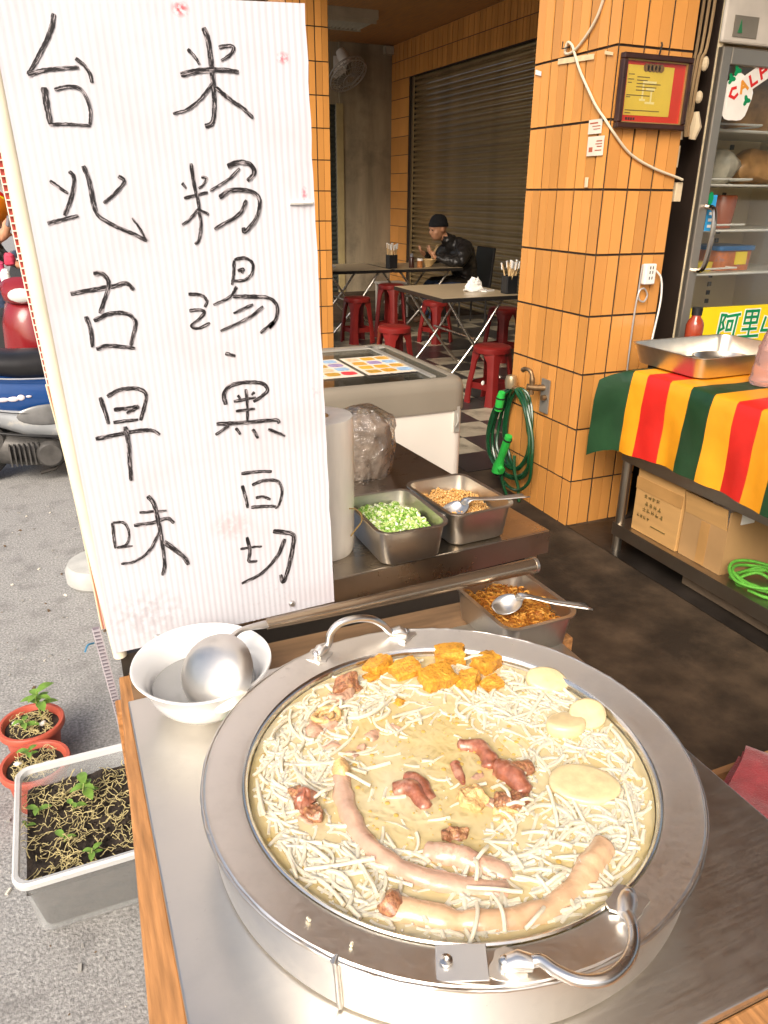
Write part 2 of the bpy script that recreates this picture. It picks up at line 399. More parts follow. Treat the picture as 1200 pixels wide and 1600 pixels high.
# ================================================================== BACKGROUND FURNITURE
m_tabletop = M('worn_formica', (.4, .31, .19), .3, 0, .12, 3, stain=((.2, .16, .11), 3, .52, .5))
m_chrome = steel('leg_steel', .28, (.66, .62, .56))
m_red = M('red_plastic', (.17, .013, .011), .33, 0, .12, 7, rand=.12, stain=((.16, .012, .012), 6, .55, .5))
def folding_table(name, x0, x1, y0, y1, label, h=.75):
    t = thing(name, ((x0+x1)/2, (y0+y1)/2, 0), label, 'table', 'folding tables in the arcade')
    G().box(x0, x1, y0, y1, h-.012, h).build('tabletop', m_tabletop, t)
    e = G(); b = .006
    for a in ((x0-b, x1+b, y0-b, y0), (x0-b, x1+b, y1, y1+b), (x0-b, x0, y0, y1), (x1, x1+b, y0, y1)): e.box(*a, h-.035, h-.002)
    e.build('edge_band', M('black_edge', (.015, .013, .012), .4), t)
    for s, yy in ((0, y0+.1), (1, y1-.1)):
        for q in (0, 1):
            xa, xb = (x0+.1, x1-.14) if q == 0 else (x1-.1, x0+.14)
            o = .03 if q else 0; yy2 = yy+o*(1 if s == 0 else -1)
            G().tube(catmull([(xa, yy2, h-.03), (xa*.55+xb*.45, yy2, h*.5), (xb, yy2, .03), (xb+(.04 if xb > xa else -.04), yy2, .012)], 5), .0125, 10).build('leg', m_chrome, t, smooth=40)
        G().tube([(x0+.1, yy, h-.03), (x1-.1, yy, h-.03)], .011, 8).build('crossbar', m_chrome, t, smooth=40)
    xm = (x0+x1)/2
    G().tube([(xm, y0+.1, h*.5), (xm, y1-.1, h*.5)], .01, 8).build('stretcher', m_chrome, t, smooth=40)
    return t
folding_table('folding_table', 3.02, 3.79, 5.80, 6.80, 'nearer folding table with white tissue and chopsticks, beside the pillar')
folding_table('folding_table', 2.85, 3.68, 8.38, 9.3, 'far folding table nearest the distant tiled pillar')
folding_table('folding_table', 3.72, 4.6, 8.36, 9.2, 'far folding table where the man is eating from his bowl')

def stool(loc, label, rz=0, h=.46, mat=None):
    t = thing('plastic_stool', loc, label, 'stool', 'red plastic stools', rz)
    mat = mat or m_red
    s = G()
    loops = []
    for r, z, sq in ((.0, h, 0), (.05, h-.001, 0), (.09, h-.003, 0), (.135, h-.006, 0), (.148, h-.016, 0), (.152, h-.05, .15), (.15, h-.055, .15), (.142, h-.02, 0), (.1, h-.012, 0), (0, h-.01, 0)):
        loops.append((r, z))
    s.lathe(loops, 40); s.build('seat', mat, t, smooth=35, world=False)
    for k in range(4):
        a = R_(45+90*k); g = G()
        # tapered channel leg: an L of two curved plates leaning outwards
        for sgn in (-1, 1):
            rows = []
            for z, rad, wd in ((h-.02, .147, .115), (h-.07, .155, .1), (h-.12, .16, .068), (h-.2, .168, .06), (.15, .19, .06), (.0, .205, .075)):
                ca = Vector((math.cos(a), math.sin(a), 0))*rad; ta = Vector((-math.sin(a), math.cos(a), 0))
                inn = Vector((-math.cos(a), -math.sin(a), 0))
                p0 = ca; p1 = ca+ta*sgn*wd*.75+inn*wd*.45
                rows.append([tuple(p0+Vector((0,0,z))), tuple(p0*.5+p1*.5+Vector((0,0,z))-inn*.004), tuple(p1+Vector((0,0,z))), tuple(p1+inn*.012-ta*sgn*.006+Vector((0,0,z))), tuple(p0+inn*.016+Vector((0,0,z)))])
            g.sheet(rows)
        g.build('leg', mat, t, smooth=40, world=False)
    g = G()
    for k in range(4):
        a0, a1 = R_(45+90*k), R_(135+90*k); r = .178
        p, q = Vector((math.cos(a0), math.sin(a0), 0))*r, Vector((math.cos(a1), math.sin(a1), 0))*r
        n = ((p+q)/2).normalized()
        g.sheet([[tuple(v+Vector((0,0,z))) for v in (p, (p+q)/2-n*.004, q)] for z in (.17, .12)])
    g.build('brace', mat, t, world=False)
    return t
stool((3.14, 5.16, .01), 'red plastic stool with a white chip, next to the pillar and hose', .35)
stool((2.80, 6.3, .01), 'red plastic stool just behind the ice cream freezer', .1)
stool((3.12, 8.05, .01), 'tall red stool beneath the far left table', .2, .5)
stool((3.62, 8.25, .01), 'taller red stool in shadow behind the one under the left table', .6, .6)
stool((3.95, 7.75, .01), 'red plastic stool behind the nearer folding table', .4)
stool((4.12, 6.6, .01), 'red stool half hidden behind the pillar beside the nearer table', .3, .52)
tag(G().ball((2.97, 4.99, .215), (.014, .006, .018)).build('paper_scrap', m_white), 'tiny white scrap stuck on the red stool by the pillar', 'paper')
# pale chair under the eating man's table
t = thing('plastic_chair', (4.3, 9.75, 0), 'pale plastic chair pushed under the table with the eating man', 'chair')
mp = M('pale_chair', (.42, .38, .32), .45)
G().box(4.12, 4.5, 9.6, 9.98, .42, .45).build('seat', mp, t, bevel=.01)
for x in (4.15, 4.47):
    for y in (9.63, 9.95): G().tube([(x, y, .42), (x, y, 0)], [.02, .015], 8).build('leg', mp, t)
G().box(4.13, 4.49, 9.63, 9.65, .2, .23).build('brace', mp, t)

m_bamboo = M('bamboo', (.62, .42, .2), .6, 0, .1)
def chopsticks(c, label, n=12, seed=1):
    rr = random.Random(seed); x, y, z = c
    t = thing('chopstick_holder', c, label, 'chopsticks', 'chopstick holders')
    g = G(); g.loft([rrect(.11, .11, .012, 3, z+zz, (x, y)) for zz in (0, .15)], cap0=True); g.loft([rrect(.1, .1, .01, 3, z+zz, (x, y)) for zz in (.15, .02)], cap1=True)
    g.loft([rrect(.11, .11, .012, 3, z+.15, (x, y)), rrect(.1, .1, .01, 3, z+.15, (x, y))]); g.build('holder', m_black, t)
    for k in range(n):
        a, b = rr.uniform(-.035, .035), rr.uniform(-.035, .035); tl = rr.uniform(-.05, .05), rr.uniform(-.05, .05)
        top = Vector((x+a+tl[0], y+b+tl[1], z+.25+rr.uniform(-.01, .02)))
        st = G().beam((x+a, y+b, z+.03), top, .015, .008).build('wrapped_chopsticks', m_bamboo, t)
        G().beam(top-Vector((0, 0, .045)), top+Vector((tl[0]*.1, tl[1]*.1, .012)), .018, .010).build('paper_tip', m_white, st)
    return t
chopsticks((3.74, 8.52, .753), 'black holder of wrapped chopsticks on the far tables', 10, 3)
chopsticks((3.74, 5.93, .753), 'black holder of wrapped chopsticks on the nearer table at pillar edge', 12, 5)
t = thing('sauce_bottle', (3.99, 8.5, .753), 'small dark sauce bottle beside the chopstick holder on far table', 'bottle')
G().lathe([(0, 0), (.03, 0), (.032, .1), (.02, .12), (0, .12)], 14, (3.99, 8.5, .753)).build('bottle', M('soy_sauce', (.05, .018, .012), .15), t, smooth=40)
G().lathe([(.02, .12), (.022, .155), (0, .158)], 12, (3.99, 8.5, .753)).build('cap', M('grey_cap', (.2, .2, .22), .4), t)
t = thing('spice_jar', (4.1, 8.5, .753), 'short jar of spice with pale lid on far table', 'jar')
G().lathe([(0, 0), (.034, 0), (.034, .075), (0, .075)], 14, (4.1, 8.5, .753)).build('jar', M('orange_spice', (.4, .16, .05), .3), t, smooth=40)
G().lathe([(.036, .075), (.036, .1), (0, .102)], 14, (4.1, 8.5, .753)).build('lid', m_white, t, smooth=40)
G().lathe([(0, 0), (.045, .002), (.05, .018), (.085, .06), (.1, .082), (.095, .084), (.078, .06), (0, .03)], 24, (4.24, 8.56, .753)).build('eating_bowl', M('yellow_bowl', (.6, .42, .2), .3), None, smooth=40)
tag(bpy.data.objects['eating_bowl'], 'small yellow soup bowl in front of the eating man', 'bowl')
g = G(); rr = random.Random(4)
rows = []
for i in range(9):
    rows.append([(3.55+.12*math.cos(2*math.pi*j/12)*(1-i/11)*rr.uniform(.7, 1.2), 6.2+.08*math.sin(2*math.pi*j/12)*(1-i/11)*rr.uniform(.7, 1.2), .752+.012*i+(rr.uniform(0, .03) if i > 3 else 0)) for j in range(12)])
g.loft(rows, cap1=True); tag(g.build('crumpled_bag', m_white), 'crumpled white plastic bag lying on the nearer folding table', 'bag')
tag(G().obox((3.63, 6.1, .758), (.14, .05, .01), (0, 0, .5)).jitter(.003).build('napkin', m_white), 'folded white napkin beside the crumpled bag on the nearer table', 'napkin')
tag(G().ball((2.95, 8.5, .79), (.1, .06, .035), 10, 6).wob(.02, 14).build('tissue', m_white), 'white tissue on the far table by the distant pillar', 'tissue')

# ------------------------------------------------------------------ ice cream chest freezer
t = thing('chest_freezer', (.95, 3.15, 0), 'white chest freezer with grey rim and picture menu under its glass top', 'freezer')
m_frz = M('freezer_white', (.78, .73, .65), .35, 0, .04, 3); m_frg = M('freezer_grey', (.23, .2, .155), .45, 0, .06)
X0, X1, Y0, Y1 = .28, 1.55, 2.735, 3.59
G().loft([rrect(X1-X0, Y1-Y0, .05, 5, z, ((X0+X1)/2, (Y0+Y1)/2)) for z in (.03, .72)], cap0=True, cap1=True).build('body', m_frz, t, smooth=40)
c = ((X0+X1)/2, (Y0+Y1)/2)
g = G(); g.loft([rrect(X1-X0+.02, Y1-Y0+.02, .07, 6, .715, c), rrect(X1-X0+.02, Y1-Y0+.02, .07, 6, .80, c), rrect(X1-X0+.01, Y1-Y0+.01, .07, 6, .828, c), rrect(X1-X0-.02, Y1-Y0-.02, .06, 6, .845, c),
  rrect(X1-X0-.07, Y1-Y0-.07, .05, 6, .85, c), rrect(X1-X0-.1, Y1-Y0-.1, .04, 6, .846, c), rrect(X1-X0-.1, Y1-Y0-.1, .04, 6, .74, c)], cap0=True, cap1=True)
g.build('rim', m_frg, t, smooth=50)
G().loft([rrect(X1-X0-.1, Y1-Y0-.1, .04, 6, z, c) for z in (.8405, .8445)], cap0=True, cap1=True).build('lid_glass', m_glass, t)
fr = G(); 
for a in ((X1-.14, X1-.115, Y0+.06, Y1-.06), (X0+.05, X1-.06, Y1-.12, Y1-.09), (X0+.6, X0+.615, Y0+.06, Y1-.06)): fr.box(*a, .846, .853)
fr.build('slide_track', M('alu', (.6, .58, .52), .35, .6), t)
# printed ice cream menu sheets lying under the glass
pics = [(.85, .4, .05), (.3, .45, .62), (.75, .36, .04), (.62, .24, .03), (.5, .28, .04), (.6, .32, .05), (.7, .05, .06), (.32, .24, .42), (.6, .3, .03), (.75, .5, .3)]
rr = random.Random(3)
for s, (sx0, sx1) in enumerate(((.93, 1.17), (1.19, 1.43))):
    sh = G().box(sx0, sx1, Y0+.2, Y0+.57, .8448, .8456).build('menu_sheet', M('menu_paper', (.7, .62, .5), .6), t)
    wv = (sx1-sx0-.02)/3
    for i in range(3):
        for j in range(4):
            px, py = sx0+.012+i*wv, Y0+.225+j*.085
            g = G(); P = [(px+wv*.48+wv*.47*math.copysign(abs(math.cos(a))**.5, math.cos(a))*rr.uniform(.85, 1), py+.04+.036*math.copysign(abs(math.sin(a))**.5, math.sin(a))*rr.uniform(.85, 1)) for a in [2*math.pi*k/12 for k in range(12)]]
            g.prism(P, .8457, .8461); cc = pics[(i*3+j*5+s*4+rr.randint(0, 1)) % len(pics)]; g.build('picture', M('print_%.2f_%.2f' % cc[:2], cc, .5, 0, .25, 60), sh)
for k in range(7): G().obox((1.2+k*.032, Y0+.18, .8462), (.028, .03, .0006), (0, 0, rr.uniform(-.5, .5))).build('print_mark', m_black, t)
G().box(X1-.055, X1-.03, Y0-.008, Y0, .62, .73).tube([(X1-.042, Y0-.012, .7), (X1-.042, Y0-.02, .67), (X1-.05, Y0-.014, .645)], .004, 6).build('lock', M('alu', ()), t)

# ------------------------------------------------------------------ glass door fridge
t = thing('display_fridge', (3.3, 3.3, 0), 'tall glass door display fridge with yellow tea poster, behind the tray', 'fridge')
m_fsil = M('fridge_silver', (.5, .45, .38), .3, .85, .08, 3, stretch=(1, 1, .3)); m_fin = M('fridge_liner', (.66, .56, .38), .5, 0, .08, 3)
fx0, fx1, fy = 2.86, 3.95, 2.97
g = G(); g.box(fx0, fx0+.03, fy, 3.66, .05, 2.4); g.box(fx1-.03, fx1, fy, 3.66, .05, 2.4); g.box(fx0, fx1, 3.62, 3.66, .05, 2.4); g.box(fx0, fx1, fy, 3.66, 2.36, 2.4); g.box(fx0, fx1, fy, 3.66, .05, .3)
g.build('cabinet', m_fin, t)
G().box(fx0-.006, fx0-.001, fy+.004, 3.66, .05, 2.4).box(fx0, fx1, 3.662, 3.667, .05, 2.4).build('outer_panel', M('dark_outer', (.03, .02, .015), .5), t)
G().box(fx0-.004, fx1, fy-.02, fy, 2.175, 2.37).build('header_panel', M('header_white', (.62, .57, .5), .4), t, bevel=.012)
G().box(fx0+.05, fx0+.19, fy-.024, fy-.021, 2.2, 2.28).build('label_plate', M('grey_plate', (.3, .27, .22), .4, .4), t)
G().prism([(fx0+.075, 2.215), (fx0+.1, 2.215), (fx0+.088, 2.265)], fy-.027, fy-.0245, 'y').build('emblem', M('leaf_print', (.03, .2, .08), .5), t)
d = G()
for a in ((fx0, fx0+.055, .3, 2.16), (fx1-.055, fx1, .3, 2.16)): d.box(a[0], a[1], fy-.035, fy-.002, a[2], a[3])
for a in ((2.09, 2.16), (.3, .38)): d.box(fx0+.055, fx1-.055, fy-.034, fy-.003, a[0], a[1])
dr = d.build('door', m_fsil, t, bevel=.006)
G().box(fx0+.055, fx1-.055, fy-.022, fy-.016, .38, 2.09).build('pane', m_glass, dr)
G().tube(catmull([(fx0+.045, fy-.035, 1.51), (fx0+.05, fy-.085, 1.49), (fx0+.045, fy-.1, 1.38), (fx0+.04, fy-.085, 1.24), (fx0+.035, fy-.035, 1.22)], 6), .012, 8).build('handle', steel('handle_steel', .2, (.5, .46, .42)), dr, smooth=40)
for z in (1.84, 1.6, 1.39, 1.18):
    s = G(); s.box(fx0+.06, fx1-.06, 3.1, 3.55, z, z+.008); s.build('shelf', M('shelf_glass', (.6, .57, .48), .3), t)
    s = G(); s.tube([(fx0+.06, 3.06, z+.004), (fx1-.06, 3.06, z+.004)], .006, 6); s.tube([(fx0+.07, 3.06, z+.03), (fx0+.44, 3.06, z+.033), (fx0+.46, 3.1, z+.03), (fx0+.46, 3.4, z+.03)], .005, 6); s.build('wire_rail', m_white, t, smooth=40)
g = G()
for k in range(26): g.box(fx1-.26, fx1-.235, 3.612, 3.6195, .9+.05*k, .925+.05*k)
g.build('shelf_standard', m_dkmetal, t)
# goods inside
t2 = thing('food_container', (3.38, 3.25, 1.19), 'clear food box with blue lid and orange contents, inside the fridge', 'container')
G().loft([rrect(.23+.02*k, .2, .03, 4, 1.19+.10*k, (3.38, 3.25)) for k in (0, 1)], cap0=True, cap1=True).build('contents', M('orange_food', (.5, .15, .04), .5, 0, .3, 20, stain=((.1, .2, .35), 14, .56, .8)), t2, smooth=40)
G().loft([rrect(.26, .23, .03, 4, 1.292+.022*k, (3.38, 3.25)) for k in (0, 1)], cap0=True, cap1=True).build('lid', M('blue_lid', (.03, .14, .35), .35), t2, smooth=40)
G().box(3.37, 3.45, 3.142, 3.146, 1.22, 1.285).build('label_sticker', M('yellow_sticker', (.8, .6, .03), .5), t2)
tag(G().lathe([(0, 0), (.06, 0), (.075, .15), (.07, .16), (0, .16)], 20, (3.29, 3.22, 1.4)).build('tea_jug', M('tea_red', (.32, .08, .03), .2), smooth=40), 'jug of reddish drink on the middle fridge shelf', 'jug')
tag(G().ball((3.5, 3.32, 1.975), (.2, .13, .13), 14, 10).wob(.05, 7, 2).build('food_bag', M('brown_bag', (.45, .24, .09), .35, 0, .4, 12, .3, 20), smooth=50), 'brown bagged food on the top fridge shelf', 'bag')
tag(G().ball((3.27, 3.25, 1.69), (.09, .09, .085), 12, 8).wob(.03, 12, 5).build('food_bag', M('grey_bag', (.5, .46, .38), .4, 0, .4, 14), smooth=50), 'grey plastic bag on the second fridge shelf at left', 'bag')
tag(G().ball((3.52, 3.3, 1.69), (.15, .12, .085), 14, 8).wob(.04, 9, 8).build('food_bag', M('brown_bag', ()), smooth=50), 'brown bagged food on the second fridge shelf', 'bag')
tag(G().lathe([(0, 0), (.05, 0), (.055, .045), (0, .05)], 16, (3.2, 3.2, 1.19)).build('yellow_tub', M('yellow_sticker', ()), smooth=40), 'small yellow tub at the left of the lowest fridge shelf', 'tub')
# stickers on the glass
yb = fy-.0235
def flat(poly, y, name, mat, par, th=.0008): return G().prism(poly, y-th, y, 'y').build(name, mat, par)
m_pyel = M('poster_yellow', (.82, .62, .01), .5, 0, .05); m_pgrn = M('poster_green', (.0, .24, .08), .5); m_pwht = M('print_white', (.85, .82, .76), .5)
flat([(fx0+.06, .5), (fx1-.06, .5), (fx1-.06, 1.033), (fx0+.06, 1.04)], yb, 'poster', m_pyel, t)
G().box(fx0+.065, fx0+.115, yb-.0012, yb, 1.4, 1.56).build('blue_sticker', M('sky_sticker', (.03, .3, .62), .5), t)
flat([(fx0+.075+.017*math.cos(a), 1.545+.03*math.sin(a)) for a in [k*.7854 for k in range(8)]], yb-.0013, 'sticker_print', m_pgrn, t)
for k in range(4): G().box(fx0+.08, fx0+.103, yb-.0021, yb-.0013, 1.415+k*.028, 1.428+k*.028).build('sticker_print', m_pwht, t)
def strokes(par, name, paths, w, org, sc, y, mat, matb=None):
    """hand-lettered character: each stroke a flat bar ribbon on the plane y"""
    for lay, (ww, mm, yy) in enumerate(([(w+.012, matb, y)] if matb else [])+[(w, mat, y-(.0012 if matb else 0))]):
        g = G()
        for p in paths:
            P = [Vector((org[0]+u*sc, 0, org[1]+v*sc)) for u, v in p]
            for a, b in zip(P, P[1:]):
                d = (b-a).normalized(); nrm = Vector((-d.z, 0, d.x)); a2 = a-d*ww*.4; b2 = b+d*ww*.4; j = random.uniform(0, .0004)
                g.prism([(q.x, q.z) for q in (a2-nrm*ww/2, b2-nrm*ww/2, b2+nrm*ww/2, a2+nrm*ww/2)], yy-.0006-j, yy-.0001-j, 'y')
        g.build(name if lay or not matb else name+'_outline', mm, par)
A_ = [[(.02, 0), (.08, 1)], [(.08, 1), (.3, .98)], [(.3, .98), (.18, .72)], [(.18, .72), (.27, .5)], [(.27, .5), (.08, .42)], [(.38, .93), (1, .98)], [(.45, .75), (.68, .75)], [(.45, .75), (.42, .42)], [(.68, .75), (.65, .42)], [(.42, .42), (.65, .42)], [(.88, .97), (.8, 0)], [(.8, 0), (.7, .08)]]
L_ = [[(.2, 1), (.85, 1)], [(.2, 1), (.18, .55)], [(.85, 1), (.83, .55)], [(.18, .55), (.83, .55)], [(.2, .77), (.83, .77)], [(.52, 1), (.5, .05)], [(.15, .32), (.85, .32)], [(0, .04), (1, .04)]]
S_ = [[(.58, 1), (.5, .08)], [(.12, .6), (.02, .1)], [(.02, .1), (.9, .08)], [(1, .65), (.92, .05)]]
strokes(t, 'poster_character', A_, .014, (3.125, .862), .135, yb-.0012, m_pgrn, m_pwht)
strokes(t, 'poster_character', L_, .014, (3.275, .872), .135, yb-.0012, m_pgrn, m_pwht)
strokes(t, 'poster_character', S_, .016, (3.43, .89), .13, yb-.0012, m_pgrn, m_pwht)
strokes(t, 'poster_character', [[(.0, .9), (.3, 1)], [(.3, 1), (.3, .6)], [(0, .6), (.3, .6)]], .014, (3.585, .9), .13, yb-.0012, m_pgrn, m_pwht)
# diagonal sticker with coloured lettering
ang = math.atan2(.29, .5)
def dg(u, v): return (fx0+.075+u*math.cos(ang)-v*math.sin(ang), 1.935+u*math.sin(ang)+v*math.cos(ang))
flat([(fx0+.13+.095*math.cos(a)*(1+.06*math.sin(5*a)), 1.965+.095*math.sin(a)*(1+.06*math.sin(5*a))) for a in [k*math.pi/12 for k in range(24)]], yb-.0001, 'sticker_cloud', m_pwht, t)
flat([dg(0, -.012), dg(.62, -.012), dg(.62, .062), dg(.03, .062)], yb-.0010, 'sticker_band', m_pwht, t)
m_sr = M('print_red', (.65, .02, .02), .5); m_so = M('print_orange', (.75, .3, .03), .5)
LET = {'C': [[(1, .85), (.5, 1)], [(.5, 1), (0, .5)], [(0, .5), (.5, 0)], [(.5, 0), (1, .15)]], 'A': [[(0, 0), (.5, 1)], [(.5, 1), (1, 0)], [(.2, .4), (.8, .4)]],
       'L': [[(.1, 1), (.1, 0)], [(.1, 0), (.9, 0)]], 'P': [[(.1, 0), (.1, 1)], [(.1, 1), (.9, .95)], [(.9, .95), (.9, .55)], [(.9, .55), (.1, .5)]], 'E': [[(.1, 0), (.1, 1)], [(.1, 1), (.9, 1)], [(.1, .5), (.8, .5)], [(.1, 0), (.9, 0)]],
       'T': [[(.5, 0), (.5, 1)], [(0, 1), (1, 1)]], 'M': [[(0, 0), (0, 1)], [(0, 1), (.5, .4)], [(.5, .4), (1, 1)], [(1, 1), (1, 0)]], 'I': [[(.5, 0), (.5, 1)]]}
for k, (ch_, mm) in enumerate(zip('CALPETMIM', (m_sr, m_so, m_sr, m_sr, m_sr, m_so, m_sr, m_sr, m_sr))):
    g = G()
    for (u0, v0), (u1, v1) in LET[ch_]:
        a, b = Vector(dg(.03+k*.062+u0*.042, .004+v0*.042)), Vector(dg(.03+k*.062+u1*.042, .004+v1*.042))
        dd = (b-a).normalized(); nn = Vector((-dd.y, dd.x))*.006; a -= dd*.004; b += dd*.004
        g.prism([tuple(q) for q in (a-nn, b-nn, b+nn, a+nn)], yb-.0030-random.uniform(0, .0004), yb-.0018, 'y')
    g.build('sticker_letter', mm, t)
for k, (u, v) in enumerate(((.06, .085), (.1, .1), (.115, -.04))):
    cx, cz = dg(u, v); flat([(cx+.018*math.cos(a)*(1+.4*math.cos(3*a)), cz+.018*math.sin(a)*(1+.4*math.cos(3*a))) for a in [q*math.pi/8 for q in range(16)]], yb-.0012, 'sticker_leaf', m_pgrn, t)
# roll curtain above the fridge
tag(G().tube([(2.98, 2.95, 2.43), (3.9, 2.95, 2.43)], .045, 12).build('rolled_blind', M('maroon_wood', ()), smooth=40), 'dark rolled blind lying on top of the display fridge', 'blind')
# ================================================================== ON AND AROUND THE PILLAR
xl, yf = 2.233, 2.861      # planes just proud of the tile faces
m_cream = M('cream_plastic', (.62, .5, .33), .45, 0, .08)
t = thing('framed_certificate', (2.43, 2.85, 1.81), 'red and yellow certificate in a dark wooden frame on the pillar', 'picture frame')
a0, a1, b0, b1 = 2.252, 2.612, 1.812, 2.084
def q4(x0, x1, z0, z1, y0, y1): return G().box(x0, x1, y0, y1, z0, z1)
m_fw = M('frame_wood', (.035, .012, .008), .3, 0, .3, 30, coat=.4)
fr = G()
for a in ((a0, a1, b0, b0+.022), (a0, a1, b1-.022, b1)): fr.box(a[0], a[1], yf-.03, yf, a[2], a[3])
for a in ((a0, a0+.022), (a1-.022, a1)): fr.box(a[0], a[1], yf-.0295, yf, b0+.0221, b1-.0221)
fr.build('frame', m_fw, t, bevel=.004)
gd = G()
for a in ((a0+.022, a1-.022, b0+.022, b0+.026), (a0+.022, a1-.022, b1-.026, b1-.022), (a0+.022, a0+.026, b0+.026, b1-.026), (a1-.026, a1-.022, b0+.026, b1-.026)): gd.box(a[0], a[1], yf-.022, yf-.006, a[2], a[3])
gd.build('gilt_slip', M('gilt', (.6, .42, .16), .3, .8), t)
sh = q4(a0+.026, a1-.026, b0+.026, b1-.026, yf-.012, yf-.008).build('red_sheet', M('cert_red', (.62, .035, .015), .55), t)
q4(a0+.036, a1-.085, b0+.05, b1-.04, yf-.0135, yf-.0121).build('yellow_panel', M('cert_yellow', (.72, .5, .06), .55, 0, .08), sh)
for k in range(5): G().lathe([(0, 0), (.015, 0), (.015, .002), (0, .002)], 14, (a0+.128+k*.019, yf-.0137, b1-.047), R=Matrix.Rotation(R_(90), 3, 'X')).build('title_character', M('cert_bronze', (.22, .11, .03), .5), sh)
m_ink = M('ink', (.16, .11, .03), .6)
for k, (u0, u1, z) in enumerate(((0, .03, .06), (.045, .11, .068), (0, .03, .078), (.045, .1, .08), (.045, .17, .092), (0, .02, .09), (.045, .15, .104), (.045, .14, .116), (0, .12, .135), (0, .02, .142), (0, .18, .19), (0, .03, .2))):
    q4(a0+.042+u0, a0+.042+u1, b1-z-.0035-.012, b1-z-.012, yf-.0141, yf-.0136).build('text_line', m_ink, sh)
m_fade = M('cert_pale', (.78, .66, .3), .55)
for z0, z1, x0_, x1_ in ((.075, .083, .12, .19), (.083, .14, .12, .128), (.1, .108, .14, .185), (.14, .148, .11, .14), (.108, .15, .165, .173), (.15, .158, .14, .19)):
    q4(a0+x0_, a0+x1_, b1-z1-.02, b1-z0-.02, yf-.0139, yf-.0136).build('faded_emblem', m_fade, sh)
for k in range(4): q4(a0+.05+k*.013, a0+.06+k*.013, b0+.032, b0+.042, yf-.0127, yf-.0121).build('footer_mark', m_fw, sh)
q4(a0+.02, a1-.02, b0+.02, b1-.02, yf-.0185, yf-.0165).build('glazing', m_glass, t)
G().tube([(2.44, yf-.01, 2.085), (2.44, yf-.02, 2.12), (2.45, yf-.004, 2.13)], .004, 6).build('hook', m_dkmetal, t)

m_cab = M('cream_cable', (.6, .52, .38), .5)
def c3(L, F=()): return [(xl-.004, y, z) for y, z in L]+[(x, yf-.004, z) for x, z in F]
cp = c3([(2.95, 2.36), (2.98, 2.281), (3.014, 2.221), (3.08, 2.163), (3.15, 2.126), (3.21, 2.126), (3.2, 2.165), (3.165, 2.15), (3.138, 2.112), (3.091, 2.046), (3.019, 1.967), (2.955, 1.901), (2.885, 1.845)], [(2.261, 1.793), (2.357, 1.718), (2.487, 1.666), (2.63, 1.63), (2.665, 1.62)])
t = thing('cable', (2.22, 3.1, 1.6), 'cream cable looped over a hook and slung across the pillar', 'cable')
G().tube(catmull(cp, 5), .0055, 8).build('cord', m_cab, t, smooth=40)
G().tube([(xl+.01, 3.2, 2.15), (xl-.03, 3.2, 2.14), (xl-.035, 3.19, 2.165)], .003, 6).build('hook', m_dkmetal, t)
m_tape = M('old_tape', (.66, .52, .3), .6, 0, .15, 20)
for nm, y0, y1, z0, z1, lab, sk_ in (('tape', 3.005, 3.265, 2.078, 2.112, 'long strip of cream tape on the pillar under the hook', .0), ('tape', 2.882, 2.938, 2.075, 2.1, 'short strip of cream tape near the pillar edge', 0), ('paper', 3.39, 3.44, 2.06, 2.092, 'small white paper scrap at the left edge of the pillar', 0)):
    tag(G().add([(xl-.0008, y0, z0), (xl-.0008, y1, z0+.012), (xl-.0008, y1, z1), (xl-.0008, y0, z1-.014)], [(0,1,2,3)]).build(nm, m_tape if nm == 'tape' else m_white), lab, nm)
def slip(y0, y1, z0, z1, lab, lines):
    t = thing('paper_notice', (xl, (y0+y1)/2, z0), lab, 'notice')
    G().box(xl-.0012, xl, y0, y1, z0, z1).build('paper', M('notice_paper', (.7, .62, .5), .6), t)
    for (u0, u1, v0, v1) in lines:
        G().box(xl-.002, xl-.0013, y0+(y1-y0)*u0, y0+(y1-y0)*u1, z0+(z1-z0)*v0, z0+(z1-z0)*v1).build('print', M('print_rust', (.4, .1, .05), .6), t)
slip(2.905, 2.995, 1.795, 1.85, 'upper small paper notice stuck on the pillar', [(.1, .6, .3, .36), (.1, .7, .5, .56), (.3, .9, .7, .8)])
slip(2.88, 2.99, 1.71, 1.785, 'lower taped paper notice stuck on the pillar', [(.1, .45, .72, .78), (.1, .5, .58, .63), (.1, .4, .44, .5), (.1, .5, .25, .3), (.65, .88, .2, .45)])
tag(G().box(xl-.006, xl, 2.958, 2.978, 1.585, 1.625).build('switch_tag', m_cream, bevel=.002), 'tiny cream tag below the notices on the pillar', 'tag')
t = thing('power_socket', (2.54, yf, 1.18), 'white surface socket with a coiled lead on the pillar', 'socket')
G().box(2.508, 2.568, yf-.028, yf, 1.178, 1.268).build('box', m_white, t, bevel=.005)
for z in (1.2, 1.225, 1.245):
    for x in (2.53, 2.545): G().box(x, x+.004, yf-.0295, yf-.0281, z, z+.013).build('slot', m_black, t)
G().tube(catmull([(2.5, yf-.01, 1.265), (2.495, yf-.012, 1.2), (2.5, yf-.01, 1.12), (2.53, yf-.014, 1.1), (2.55, yf-.01, 1.13), (2.52, yf-.012, 1.16), (2.49, yf-.014, 1.12), (2.49, yf-.008, .9), (2.5, yf-.006, .6)], 6), .004, 6).build('grey_lead', M('grey_wire', ()), t, smooth=40)
G().tube(catmull([(2.57, yf-.01, 1.245), (2.61, yf-.02, 1.2), (2.625, yf-.02, 1.1), (2.61, yf-.02, .95), (2.6, yf-.02, .86)], 6), .0045, 6).build('white_lead', m_white, t, smooth=40)

